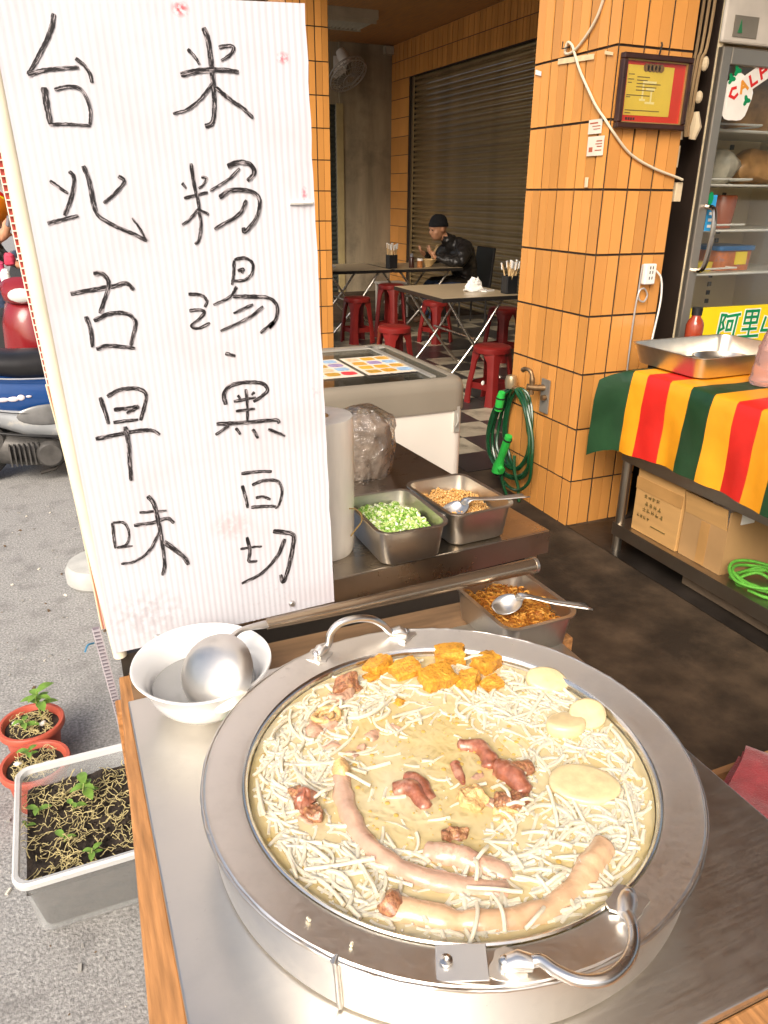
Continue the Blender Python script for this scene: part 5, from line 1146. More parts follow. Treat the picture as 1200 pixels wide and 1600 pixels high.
CHARS={'tai':[([(56,1758),(52,1744),(42,1726),(27,1704),(15,1688)],5.1),([(15,1688),(34,1694),(53,1697),(78,1700)],4.8),([(75,1710),(84,1703),(90,1694),(92,1683)],4.6),([(32,1675),(32,1656),(33,1632)],7.0),([(44,1673),(62,1677),(76,1675),(83,1663),(85,1648),(82,1633)],4.2),([(31,1632),(56,1633),(83,1632)],3.5),],
'mi':[([(244,1757),(249,1742),(251,1715),(252,1680),(250,1651),(245,1640),(236,1637)],6.7),([(220,1730),(229,1722),(235,1713)],4.3),([(263,1735),(277,1738),(284,1736),(278,1727),(265,1719)],4.4),([(208,1699),(233,1705),(261,1708),(289,1707)],6.2),([(251,1691),(234,1672),(213,1657),(193,1651)],4.0),([(255,1686),(274,1672),(292,1662),(306,1650)],5.3),],
'bei':[([(22,1564),(32,1556),(43,1548)],4.0),([(48,1576),(53,1567),(47,1545),(34,1520)],5.1),([(11,1510),(32,1515),(52,1520)],4.7),([(67,1583),(72,1564),(74,1534),(79,1519),(99,1506),(121,1496),(140,1486)],5.5),([(111,1571),(118,1564),(104,1549),(87,1536)],4.2),([(140,1486),(132,1502),(123,1517)],3.2),],
'fen':[([(197,1563),(203,1556)],3.7),([(225,1571),(233,1570),(226,1560),(220,1556)],3.3),([(198,1543),(219,1548),(233,1551)],4.1),([(212,1589),(214,1562),(218,1535),(219,1507),(215,1487),(208,1480)],4.5),([(218,1529),(204,1515),(192,1507)],3.8),([(217,1528),(232,1521)],4.2),([(264,1586),(281,1592),(298,1589),(303,1578),(292,1567)],6.3),([(282,1584),(263,1568),(236,1553)],3.8),([(249,1544),(266,1554),(292,1554),(306,1547),(309,1535),(302,1515),(284,1497),(282,1503)],5.9),([(289,1541),(276,1521),(238,1501)],4.8),],
'tang':[([(192,1409),(211,1407),(219,1398),(215,1389)],4.7),([(191,1385),(209,1385),(213,1380),(204,1371),(192,1362),(203,1358),(221,1365)],4.7),([(265,1456),(262,1433),(259,1420)],4.4),([(265,1457),(281,1459),(293,1451),(291,1436),(279,1427),(262,1426)],4.4),([(269,1441),(278,1443),(275,1437)],4.5),([(266,1418),(255,1403),(228,1392)],4.5),([(259,1403),(286,1402),(314,1399),(328,1387),(326,1367),(314,1352),(321,1361),(299,1345)],5.4),([(290,1390),(258,1378)],4.1),([(306,1386),(280,1369),(236,1352)],4.6),],
'gu':[([(27,1416),(61,1421),(89,1425),(105,1428),(114,1418)],5.7),([(61,1443),(75,1441),(80,1426),(70,1403),(63,1387)],5.8),([(43,1384),(47,1363),(46,1339)],5.5),([(53,1377),(76,1386),(100,1385),(111,1372),(105,1353),(100,1338)],5.1),([(51,1336),(70,1340),(106,1334)],5.6),],
'dot':[([(241,1317),(249,1314),(257,1311)],5.5),],
'zao':[([(47,1264),(51,1241),(54,1221)],5.7),([(57,1264),(78,1273),(103,1272),(114,1262),(108,1240),(101,1222)],5.8),([(64,1243),(83,1243),(100,1244),(82,1235)],5.4),([(61,1223),(98,1224)],5.0),([(32,1200),(61,1203),(96,1206),(117,1204),(128,1196)],6.2),([(77,1215),(79,1187),(77,1154),(76,1125)],6.4),],
'hei':[([(236,1234),(234,1251),(245,1264),(269,1268),(297,1264),(306,1252),(293,1241),(281,1235)],6.1),([(256,1248),(260,1242)],4.2),([(284,1251),(279,1246)],4.3),([(249,1238),(286,1242)],4.7),([(270,1257),(271,1228),(269,1204)],4.7),([(251,1222),(283,1223)],4.7),([(218,1204),(250,1202),(289,1201),(318,1200),(323,1194)],6.1),([(238,1199),(215,1186)],4.7),([(249,1194),(256,1182)],4.8),([(277,1189),(285,1172)],5.4),([(303,1186),(332,1171)],5.5),],
'bai':[([(253,1113),(283,1113),(306,1110)],5.4),([(253,1092),(258,1068),(260,1049)],5.5),([(270,1090),(288,1095),(313,1092),(322,1074),(316,1048),(308,1041)],5.5),([(275,1066),(288,1066),(301,1059)],5.1),([(266,1050),(290,1048),(310,1045)],5.6),],
'qie':[([(242,974),(265,974),(281,972)],4.6),([(255,995),(259,969),(256,948),(271,945)],5.7),([(302,998),(321,993),(339,984),(337,961),(329,927),(317,894),(312,910)],7.9),([(323,980),(308,949),(278,920),(240,906)],6.5),],
'wei':[([(39,1058),(38,1035),(38,1012)],4.8),([(39,1058),(56,1055),(62,1036),(56,1017),(40,1013)],4.0),([(40,1013),(65,1012)],4.0),([(82,1069),(125,1066)],4.5),([(71,1048),(101,1048),(124,1052),(135,1042)],5.9),([(98,1096),(106,1081),(110,1049),(112,1007),(112,969),(106,949)],6.3),([(110,1031),(91,1000),(66,984),(43,983)],4.7),([(115,1011),(132,992),(145,976),(151,961)],7.5),],
}

for key, strokes_ in CHARS.items():
    vs, fs, uvs = [], [], []
    for si, (pts, wd) in enumerate(strokes_):
        P = catmull([(x/1000, 0, z/1000) for x, z in pts], 7); n = len(P); b = len(vs); ln = 0; rs = random.Random(key+str(si)); y = YB-.0012-.00012*si; ph = rs.uniform(0, 50)
        for i, p in enumerate(P):
            tt = (P[min(i+1, n-1)]-P[max(i-1, 0)]).normalized(); nn = Vector((-tt.z, 0, tt.x)); f = i/(n-1)
            if i: ln += (P[i]-P[i-1]).length
            w2 = wd/2000*(1.18-.24*f)*(1+.16*noise.noise(Vector((f*5, si, ph))))*(.72 if i in (0, n-1) else 1)
            e1, e2 = rs.uniform(-.00035, .00035), rs.uniform(-.00035, .00035)
            for k_ in (-1, 0, 1):
                q = p+nn*k_*w2+nn*(e1 if k_ < 0 else e2 if k_ > 0 else 0); vs.append((q.x, y, q.z)); uvs.append((ln+ph, (k_*.5+.5)*wd*.35+ph))
        for i in range(n-1):
            for k_ in (0, 1): fs.append((b+i*3+k_, b+i*3+k_+1, b+(i+1)*3+k_+1, b+(i+1)*3+k_))
    g = G(); g.v = vs; g.f = fs; g.m = [0]*len(fs); o = g.build('written_character', m_inkm, t)
    ul = o.data.uv_layers.new(name='UVMap')
    for lp_ in o.data.loops: ul.data[lp_.index].uv = uvs[lp_.vertex_index]
for x, z in ((.331, .845), (.085, .831)):
    bo = G().lathe([(0, .0045), (.004, .004), (.0062, .001), (.0065, 0)], 20, (x, YB-.001, z), R=Matrix.Rotation(R_(90), 3, 'X')).build('bolt', m_alu, t, smooth=40)
G().tube([(.356, YB-.002, 1.537), (.376, YB-.0035, 1.5375), (.392, YB-.002, 1.538)], .003, 6).build('cable_tie', m_white, t)
# padded post and red corrugated board seen edge-on behind the sheet's left side
t = thing('sign_post', (-.02, 1.225, .6), 'cream padded post running up the left edge of the white sign', 'post')
G().tube([(.021, YB+.014, .80), (.008, YB+.014, .97), (-.003, YB+.014, 1.15), (-.014, YB+.014, 1.4), (-.021, YB+.014, 1.6), (-.028, YB+.014, 1.85)], [.0115, .012, .0125, .0125, .012, .0115], 10).build('foam_sleeve', M('cream_foam', (.72, .66, .52), .7, 0, .08, 14), t, smooth=50)
t = thing('red_corrugated_board', (-.03, 1.245, .9), 'thick board with a row of red cells along its cut edge, behind the sign', 'board')
def cell_strip(t, line, w, y0, pitch, mface, mcell, name):
    """cut edge of twin-wall sheet: a recessed dark-red back, two skins and a web every pitch"""
    P = catmull([(x, y0, z) for x, z in line], 8)
    gb, gw = G(), G()
    gb.sheet([[(p.x-w*.92, p.y+.004, p.z), (p.x+w*.05, p.y+.004, p.z)] for p in P]); gb.build('cells', mcell, t)
    gw.sheet([[(p.x-w, p.y, p.z), (p.x-w*.86, p.y-.0005, p.z)] for p in P]); gw.sheet([[(p.x-w*.07, p.y-.0005, p.z), (p.x+w*.1, p.y, p.z)] for p in P])
    acc = 0
    for a, b in zip(P, P[1:]):
        seg = (b-a).length; k = 0
        while acc < seg:
            q = a+(b-a)*(acc/seg); gw.box(q.x-w*.95, q.x, q.y-.0006, q.y+.004, q.z-.0009, q.z+.0009); acc += pitch
        acc -= seg
    o = gw.build('webs', mface, t); tag(o, kind='stuff')
m_cellr = M('cell_red', (.42, .06, .045), .6, 0, .2, 40); m_web = M('cell_web', (.72, .58, .5), .6); m_cellg = M('cell_grey', (.2, .17, .2), .6); m_webg = M('cell_web_grey', (.4, .37, .4), .6)
cell_strip(t, [(-.0145, 1.285), (-.022, 1.42), (-.03, 1.6), (-.038, 1.85)], .0095, YB+.012, .0098, m_web, m_cellr, 'red')
gp = G()
for k in range(5): gp.tube(catmull([(-.0165-.0022*k, YB+.013+.002*k, 1.285), (-.006-.002*k, YB+.013, 1.15), (.002-.0022*k, YB+.013, 1.0), (.008-.0025*k, YB+.013, .86)], 5), .0013, 5, k % 3)
gp.build('frayed_layers', [M('layer_brown', (.4, .16, .08), .7), M('layer_cream', (.66, .58, .42), .7), M('layer_pink', (.5, .28, .25), .7)], t)
G().box(-.012, .37, YB+.03, YB+.036, 1.3, 1.765).build('panel', M('board_back', (.5, .12, .1), .6), t)
t = thing('grey_corrugated_board', (0, 1.25, .45), 'grey twin-wall board edge below the sign beside the planter', 'board')
cell_strip(t, [(.018, .55), (.008, .70), (-.006, .865)], .012, YB+.012, .0072, m_webg, m_cellg, 'grey')
G().box(.021, .2, YB+.016, YB+.026, .5, .80).build('panel', M('dark_panel', ()), t)
tag(G().tube(catmull([(-.018, YB+.01, .838), (-.028, YB+.0, .842), (-.034, YB-.004, .832)], 5), .0016, 6).build('blue_tie', M('blue_string', (.05, .2, .35), .6)), 'blue string tied at the lower left of the sign', 'string')
# ================================================================== PLANTS ON THE ASPHALT
m_soil = M('potting_soil', (.035, .025, .018), .95, 0, .5, 40, 1., 90)
m_straw = M('dry_stems', (.5, .42, .2), .7, 0, .2, 30); m_leaf = M('seedling_leaf', (.17, .3, .05), .45, 0, .25, 40, sss=.1)
def strands(c, wx, wy, z, n, seed, name, label, hmax=.03):
    rr = random.Random(seed); g = G()
    for _ in range(n):
        x, y, th = c[0]+rr.uniform(-wx, wx), c[1]+rr.uniform(-wy, wy), rr.uniform(0, 6.28); zz = z+rr.uniform(0, hmax*.5); P = []; k = rr.gauss(0, 35)
        for i in range(rr.choice((4, 6, 8, 10))):
            P.append((x, y, zz)); x += math.cos(th)*.007; y += math.sin(th)*.007; th += k*.007+rr.gauss(0, .45); zz = max(z, min(z+hmax, zz+rr.gauss(0, .005)))
            
            if abs(x-c[0]) > wx*1.15 or abs(y-c[1]) > wy*1.12: break
        if len(P) > 2: g.tube(P, rr.uniform(.0006, .0013), 4)
    return tag(g.build(name, m_straw), label, 'stems', kind='stuff')
def seedling(c, n, s, h, label, seed):
    rr = random.Random(seed); t = thing('seedling', c, label, 'seedling', 'green seedlings'); c = Vector(c)
    G().tube([c, c+Vector((rr.uniform(-.01, .01), rr.uniform(-.01, .01), h*.6)), c+Vector((0, 0, h))], [.002, .0018, .001], 5).build('stem', M('seedling_stem', (.3, .36, .1), .5), t)
    for k in range(n):
        a = 2.4*k+rr.uniform(-.3, .3); zz = h*(.45+.55*k/n); L = s*rr.uniform(.7, 1.2); d = Vector((math.cos(a), math.sin(a), .35)).normalized(); sd = Vector((-math.sin(a), math.cos(a), 0)); rows = []
        for i in range(6):
            f = i/5; wd = L*.24*math.sin(math.pi*min(1, f*.95+.05))**.8; p = c+Vector((0, 0, zz))+d*L*f-Vector((0, 0, .35*L*f*f)); rows.append([tuple(p-sd*wd+Vector((0, 0, wd*.3))), tuple(p), tuple(p+sd*wd+Vector((0, 0, wd*.3)))])
        G().sheet(rows).build('leaf', m_leaf, t, smooth=60)
m_box = M('frosted_plastic', (.66, .68, .68), .3, 0, .04, 6, alpha=.2, coat=.2)
t = thing('planter_box', (-.09, 1.56, 0), 'translucent plastic storage box used as a planter on the asphalt', 'planter')
bc = (-.088, 1.556)
g = G(); g.loft([rrect(.27, .30, .03, 5, .004, bc), rrect(.285, .315, .03, 5, .012, bc), rrect(.315, .365, .03, 5, .185, bc), rrect(.318, .369, .03, 5, .188, bc), rrect(.308, .358, .028, 5, .19, bc), rrect(.28, .31, .026, 5, .014, bc)], cap0=True, cap1=True)
g.build('shell', m_box, t, smooth=40)
G().loft([rrect(.319, .37, .03, 5, .184, bc), rrect(.336, .391, .035, 5, .186, bc), rrect(.339, .394, .035, 5, .199, bc), rrect(.33, .385, .032, 5, .204, bc), rrect(.314, .366, .03, 5, .201, bc), rrect(.31, .361, .03, 5, .188, bc)]).build('rim', M('frosted_rim', (.72, .73, .73), .3, 0, .04, 6, alpha=.72, coat=.2), t, smooth=40)
g = G(); g.loft([rrect(.262, .292, .026, 5, .017, bc), rrect(.296, .343, .026, 5, .148, bc)], cap0=True); rows = []
rr = random.Random(3)
for i in range(33):
    rows.append([(bc[0]-.148+.296*j/40, bc[1]-.1715+.343*i/32, .15+.012*noise.noise(Vector((j*.23, i*.23, 1)))+.006*noise.noise(Vector((j*.9, i*.9, 4)))) for j in range(41)])
g.sheet(rows)
for _ in range(420):
    q = Vector((bc[0]+rr.uniform(-.14, .14), bc[1]+rr.uniform(-.16, .16), .153)); s_ = rr.uniform(.002, .007); g.obox(q, (s_*1.4, s_, s_), (rr.uniform(0, 3), rr.uniform(0, 3), rr.uniform(0, 3)))
tag(g.build('planter_soil', m_soil, smooth=60), 'dark soil filling the translucent planter box', 'soil', kind='stuff')
strands((-.09, 1.555), .14, .15, .153, 330, 3, 'dry_stems', 'tangled dry stems over the planter box soil')
for k, (x, y, n, s, h, lab) in enumerate(((-.10, 1.63, 7, .045, .05, 'largest green seedling at the back of the planter box'), (-.21, 1.62, 3, .03, .025, 'small seedling at the left of the planter box'), (-.155, 1.505, 2, .035, .02, 'lone broad leaf in the middle of the planter box'), (-.095, 1.43, 5, .032, .03, 'seedling at the front of the planter box'), (-.235, 1.585, 2, .022, .015, 'tiny sprout at the left wall of the planter box'), (-.13, 1.60, 3, .03, .03, 'little seedling beside the largest one in the planter box'))):
    seedling((x, y, .155), n, s, h, lab, k+4)
m_pot = M('terracotta_plastic', (.5, .1, .06), .45, 0, .12, 12, stain=((.55, .2, .15), 9, .55, .4))
for k, (x, y, lab) in enumerate(((-.232, 2.045, 'rear round red plant pot with a tall seedling'), (-.222, 1.858, 'front round red plant pot touching the planter box'))):
    t = thing('plant_pot', (x, y, 0), lab, 'plant pot', 'red plant pots')
    G().lathe([(0, .003), (.06, .0), (.064, .004), (.076, .105), (.0775, .106), (.088, .108), (.0905, .112), (.0905, .127), (.088, .13), (.08, .13), (.077, .126), (.07, .1), (0, .1)], 40, (x, y, 0)).build('pot', m_pot, t, smooth=45)
    tag(G().lathe([(0, .118), (.05, .116), (.074, .112)], 24, (x, y, 0)).wob(.006, 40, k).build('pot_soil', m_soil, smooth=60), ('soil in the rear red pot', 'soil in the front red pot')[k], 'soil', kind='stuff')
    strands((x, y), .052, .052, .116, 110, 8+k, 'dry_stems', ('dry stems in the rear red pot', 'dry stems in the front red pot')[k], .03)
    for q, (dx, dy) in enumerate(((.03, -.02), (-.04, .01))): tag(G().ball((x+dx, y+dy, .128), (.012, .008, .006), 8, 6).wob(.004, 60, q+k).build('eggshell', m_white), ('broken white shell scrap at the %s of the %s red pot' % (('right', 'left')[q], ('rear', 'front')[k])), 'shell')
seedling((-.205, 2.07, .12), 9, .06, .09, 'tall bright seedling in the rear red pot', 21); seedling((-.25, 2.02, .12), 5, .04, .04, 'low seedling at the left of the rear red pot', 22); seedling((-.235, 1.88, .12), 5, .035, .04, 'small seedling in the front red pot', 23)
t = thing('umbrella_base', (.03, 3.17, 0), 'round pale concrete stand base just left of the sign', 'stand base')
G().lathe([(0, 0), (.135, 0), (.145, .012), (.145, .06), (.13, .085), (.04, .095), (.04, .14), (0, .14)], 40, (.03, 3.17, 0)).build('disc', M('pale_concrete', (.42, .42, .4), .8, 0, .12, 14, .2, 60), t, smooth=35)
G().tube([(.03, 3.17, .1), (.03, 3.17, .5)], .018, 10).build('socket_tube', m_dkmetal, t)

rr = random.Random(31); g = G()
for _ in range(260):
    y = rr.uniform(.9, 4.2); x = rr.uniform(-.05*y-.45, .02); s_ = rr.choice((.002, .003, .003, .005, .008)); g.obox((x, y, s_*.3), (s_*rr.uniform(1, 2.2), s_, s_*.6), (rr.uniform(-.4, .4), rr.uniform(-.4, .4), rr.uniform(0, 3)), rr.choice((0, 0, 1, 2)))
tag(g.build('street_litter', [M('pebble_grey', (.3, .29, .27), .9), M('litter_brown', (.14, .09, .05), .9), M('litter_pale', (.6, .56, .48), .9)]), 'scattered grit and leaf scraps on the asphalt', 'grit', kind='stuff')

# ================================================================== SCOOTERS
def scooter(loc, rz, label, cbody, clow, seatc=(.015, .015, .017), tip=None):
    t = thing('scooter', loc, label, 'scooter', 'scooters parked in the street', rz)
    mb_ = M('paint_%.2f_%.2f_%.2f' % cbody, cbody, .25, 0, .08, 6, coat=.6); ml = M('trim_%.2f_%.2f_%.2f' % clow, clow, .4, .2, .15, 7, stain=((.68, .62, .5), 14, .56, .8)); ms = M('scooter_seat', seatc, .38, 0, .15, 20, .1, 60)
    me_ = M('engine_grey', (.11, .105, .1), .5, .55, .3, 12, .3, 40); mt_ = M('tyre_rubber', (.015, .015, .015), .85, 0, .2, 30, .3, 80); B = dict(world=False)
    def sec(x, zc, hz, wy, n=16, p=2.6): # superellipse cross-section
        return [(x, math.copysign(abs(math.cos(a))**(2/p), math.cos(a))*wy, zc+math.copysign(abs(math.sin(a))**(2/p), math.sin(a))*hz) for a in [2*math.pi*i/n for i in range(n)]]
    G().loft([sec(*q) for q in ((-.86, .66, .02, .04), (-.8, .65, .06, .09), (-.6, .58, .1, .135), (-.35, .51, .135, .15), (-.1, .475, .14, .15), (.08, .47, .13, .13), (.16, .46, .12, .1))], cap0=True, cap1=True).build('body_panel', mb_, t, smooth=50, **B)
    G().loft([sec(*q) for q in ((-.7, .52, .03, .1), (-.5, .44, .06, .15), (-.25, .36, .1, .165), (0, .3, .1, .168), (.2, .25, .06, .165), (.5, .25, .035, .15))], cap0=True, cap1=True).build('side_trim', ml, t, smooth=50, **B)
    for s in (-1, 1): G().ball((-.12, s*.164, .40), (.17, .012, .06), 18, 10).xf(Matrix.Rotation(.0, 4, 'X')).build('inset_panel', M('smoky_panel', (.2, .2, .2), .25, .3, .3, 9), t, smooth=60, **B)
    G().loft([sec(x, z, h, w) for x, z, h, w in ((-.78, .70, .03, .08), (-.7, .715, .055, .13), (-.45, .70, .06, .15), (-.25, .665, .075, .15), (0, .655, .08, .13), (.1, .64, .06, .09), (.13, .63, .02, .05))], cap0=True, cap1=True).build('seat', ms, t, smooth=50, **B)
    en = G(); en.loft([sec(*q) for q in ((-.62, .24, .06, .04), (-.5, .22, .1, .1), (-.25, .18, .1, .15), (-.12, .165, .095, .16), (-.03, .16, .06, .12))], cap0=True, cap1=True); en.lathe([(0, .03), (.06, .028), (.075, .01), (.078, 0)], 24, (-.15, -.155, .17), R=Matrix.Rotation(R_(90), 3, 'X')); en.lathe([(0, .02), (.07, .018), (.085, 0)], 24, (-.45, -.1, .27), R=Matrix.Rotation(R_(90), 3, 'X'))
    ec = en.build('engine_case', me_, t, smooth=45, **B)
    for k in range(8):
        a = 2*math.pi*k/8; G().lathe([(.007, 0), (.007, .006), (0, .007)], 8, (-.15+.068*math.cos(a), -.157, .17+.068*math.sin(a)), R=Matrix.Rotation(R_(90), 3, 'X')).build('bolt', m_dkmetal, ec, **B)
    for k in range(7): G().box(-.36+k*.025, -.352+k*.025, -.17, -.12, .12, .24).build('fin', me_, ec, **B)
    G().tube(catmull([(-.5, -.13, .34), (-.3, -.165, .3), (-.1, -.17, .27), (.03, -.15, .24)], 5), .008, 8).build('hose', m_black, t, smooth=40, **B)
    for s in (-1, 1): G().tube(catmull([(-.8, s*.07, .665), (-.6, s*.137, .655), (-.3, s*.152, .612), (0, s*.142, .598), (.1, s*.1, .6)], 5), .006, 8).build('seam_trim', M('chrome_trim', (.6, .6, .6), .2, 1.), t, smooth=40, **B)
    for s in (-1, 1): G().tube(catmull([(-.62, s*.147, .5), (-.3, s*.168, .425), (0, s*.17, .395), (.2, s*.165, .32)], 5), .003, 6).build('panel_gap', m_black, t, **B)
    G().tube([(-.84, .12, .7), (-.86, 0, .74), (-.84, -.12, .7), (-.62, -.15, .72)], .011, 8).build('grab_rail', me_, t, smooth=40, **B)
    G().tube([(-.1, .12, .14), (-.45, .15, .2), (-.85, .15, .3)], [.02, .05, .045], 12).build('exhaust', me_, t, smooth=40, **B)
    st_ = G().tube([(-.07, -.1, .13), (.0, -.16, .06), (.06, -.2, .012)], .009, 8); st_.tube([(-.07, -.1, .12), (-.14, -.13, .07), (-.22, -.13, .055)], .011, 8); st_.build('stand', m_dkmetal, t, smooth=40, **B)
    for x, nm in ((-.58, 'rear_wheel'), (.72, 'front_wheel')):
        Rx = Matrix.Rotation(R_(90), 3, 'X')
        wh = G().lathe([(.14, -.03), (.15, -.035), (.15, .035), (.14, .03), (.05, .03), (.05, -.03), (.14, -.03)], 28, (x, 0, .235), R=Rx).build(nm, me_, t, smooth=40, **B)
        G().lathe([(.15, -.045), (.19, -.055), (.225, -.04), (.235, 0), (.225, .04), (.19, .055), (.15, .045)], 36, (x, 0, .235), R=Rx).build('tyre', mt_, wh, smooth=50, **B)
    G().loft([sec(x, z, h, w) for x, z, h, w in ((.42, .62, .33, .17), (.47, .63, .36, .19), (.55, .64, .3, .16), (.62, .66, .2, .08))], cap0=True, cap1=True).build('leg_shield', mb_, t, smooth=50, **B)
    G().box(.1, .48, -.14, .14, .27, .3).build('floorboard', me_, t, **B)
    G().loft([sec(x, z, h, w) for x, z, h, w in ((.55, .46, .02, .06), (.7, .5, .03, .07), (.88, .44, .02, .05))], cap0=True, cap1=True).build('front_mudguard', mb_, t, smooth=50, **B)
    for s in (-1, 1): G().tube([(.55, s*.06, .6), (.72, s*.06, .235)], .018, 8).build('fork_leg', me_, t, smooth=40, **B)
    hb = G(); hb.loft([sec(x, z, h, w) for x, z, h, w in ((.38, .98, .04, .1), (.46, 1.0, .07, .16), (.56, .97, .06, .12), (.6, .95, .02, .05))], cap0=True, cap1=True); hb = hb.build('handlebar_cover', mb_, t, smooth=50, **B)
    G().ball((.585, 0, .97), (.03, .08, .045), 14, 8).build('headlight', M('lamp_lens', (.7, .7, .66), .1, coat=.6), t, smooth=60, **B)
    for s in (-1, 1):
        G().tube([(.43, s*.12, 1.0), (.38, s*.33, 1.0)], .018, 10).build('grip', m_black, t, smooth=40, **B)
        mr = G().tube(catmull([(.44, s*.22, 1.01), (.46, s*.26, 1.1), (.44, s*.3, 1.16)], 5), .006, 6).build('mirror_arm', m_black, t, smooth=40, **B)
        hz = G().lathe([(0, -.02), (.05, -.015), (.066, 0), (.06, .004), (0, .004)], 24, (.42, s*.31, 1.2), R=Matrix.Rotation(R_(-84), 3, 'Y'), sy=1.25).build('mirror', m_black, mr, smooth=40, **B)
    if tip:   # small badge lettering swirl on the visible flank
        for k, (u, v, w2, h2) in enumerate(tip): G().ball((u, -.1515, v), (w2, .004, h2), 14, 8).build('badge', M('badge_white', (.7, .62, .66), .4), t, smooth=60, **B)
    return t
scooter((.02, 4.68, 0), 0, 'blue and silver scooter with black seat, left of the sign', (.012, .06, .22), (.36, .38, .4), tip=[(-.29, .5, .03, .014), (-.25, .505, .02, .016), (-.34, .5, .03, .012), (-.21, .508, .015, .007)])
scooter((.0, 5.75, 0), -1.85, 'dark red scooter behind the blue scooter', (.22, .012, .015), (.05, .05, .055))
scooter((-.62, 7.6, 0), .5, 'black scooter farther up the street with a helmeted rider', (.02, .02, .022), (.1, .1, .1))
stool((-.12, 5.35, 0), 'red plastic stool in the street behind the blue scooter', .5, .5)
# goods hung and stacked by the kerb beyond the scooters
for k, (x, y, z, sx, sy, sz, c, nm, lab) in enumerate(((-.36, 6.35, .94, .16, .2, .16, (.6, .06, .16), 'pink_bag', 'pink shopping bag among the scooters'), (-.27, 6.2, .9, .06, .1, .14, (.75, .74, .72), 'white_parcel', 'white and black parcel among the scooters'), (-.4, 6.1, .82, .12, .12, .12, (.18, .3, .5), 'blue_pouch', 'pale blue pouch among the scooters'), (-.24, 6.5, 1.04, .07, .07, .09, (.55, .05, .1), 'red_pouch', 'small red pouch under the rider arm'), (-.44, 6.3, 1.08, .07, .1, .05, (.6, .12, .2), 'pink_pouch', 'small pink pouch near the rider sleeve'))):
    g = G(); g.loft([rrect(sx*f, sy*f, .02, 4, z+sz*h_, (x, y)) for f, h_ in ((.7, 0), (1, .15), (1.05, .5), (.95, .85), (.6, 1))], cap0=True, cap1=True); g.wob(.012, 14, k); tag(g.build(nm, M('goods_'+nm, c, .5, 0, .3, 25)), lab, 'bag', 'goods among the scooters')
tag(G().box(-.5, -.26, 6.2, 6.7, .3, .72).build('goods_crate', M('dark_crate', (.03, .03, .032), .6), bevel=.01), 'dark crate standing among the parked scooters', 'crate')

# ================================================================== PEOPLE
def human_mesh(J, E, root, extra, vox=.011):
    bm = bmesh.new(); lay = bm.verts.layers.skin.verify(); vm = {}
    for k, (p, r) in J.items():
        v = bm.verts.new(p); v[lay].radius = (r, r) if not isinstance(r, tuple) else r; vm[k] = v
        if k == root: v[lay].use_root = True
    for a, b in E: bm.edges.new((vm[a], vm[b]))
    me = bpy.data.meshes.new('tmp'); bm.to_mesh(me); bm.free()
    ob = bpy.data.objects.new('tmp', me); COL.objects.link(ob)
    sk_ = ob.modifiers.new('skin', 'SKIN'); sk_.use_smooth_shade = True; sb = ob.modifiers.new('sub', 'SUBSURF'); sb.levels = 2; sb.render_levels = 2
    dg_ = bpy.context.evaluated_depsgraph_get(); dg_.update(); em = bpy.data.meshes.new_from_object(ob.evaluated_get(dg_))
    g = G(); g.add([tuple(v.co) for v in em.vertices], [tuple(p.vertices) for p in em.polygons]); g.add(extra.v, extra.f)
    bpy.data.objects.remove(ob); bpy.data.meshes.remove(em)
    m2 = bpy.data.meshes.new('tmp2'); m2.from_pydata(g.v, [], g.f); o2 = bpy.data.objects.new('tmp2', m2); COL.objects.link(o2)
    rm = o2.modifiers.new('r', 'REMESH'); rm.mode = 'VOXEL'; rm.voxel_size = vox; s_ = o2.modifiers.new('s', 'SMOOTH'); s_.iterations = 3; s_.factor = .5
    dg_ = bpy.context.evaluated_depsgraph_get(); dg_.update(); out = bpy.data.meshes.new_from_object(o2.evaluated_get(dg_)); bpy.data.objects.remove(o2); return out
def hand(J, E, wrist, key, d, side, up, curl=.5, s=1.):
    """palm, four fingers of different length and a thumb leaving the side of the palm"""
    w0 = Vector(J[wrist][0]); d, side, up = Vector(d).normalized(), Vector(side).normalized(), Vector(up).normalized()
    J[key+'p'] = (w0+d*.045*s, .026*s); E.append((wrist, key+'p'))
    for i, L in enumerate((.072, .08, .075, .06)):
        b = w0+d*.088*s+side*(.028-.019*i)*s; J[f'{key}k{i}'] = (b, .0105*s); E.append((key+'p', f'{key}k{i}'))
        m_ = b+(d*math.cos(curl)-up*math.sin(curl))*L*.5*s; J[f'{key}m{i}'] = (m_, .0088*s); E.append((f'{key}k{i}', f'{key}m{i}'))
        e_ = m_+(d*math.cos(curl*2.2)-up*math.sin(curl*2.2))*L*.5*s; J[f'{key}e{i}'] = (e_, .0075*s); E.append((f'{key}m{i}', f'{key}e{i}'))
    b = w0+d*.03*s+side*.034*s; J[key+'t0'] = (b, .012*s); E.append((key+'p', key+'t0')); J[key+'t1'] = (b+(d*.6+side*.55-up*.35)*.045*s, .0095*s); E.append((key+'t0', key+'t1'))
m_skin = M('skin', (.5, .25, .14), .5, 0, .12, 20, sss=.1); m_jacket = M('black_jacket', (.018, .016, .015), .38, 0, .4, 14, .5, 22); m_jean = M('blue_jeans', (.03, .05, .1), .8, 0, .2, 30); m_shoe = M('brown_shoe', (.12, .06, .03), .6)
m_hair = M('black_wool', (.008, .008, .009), .95, 0, .3, 60, .6, 200)
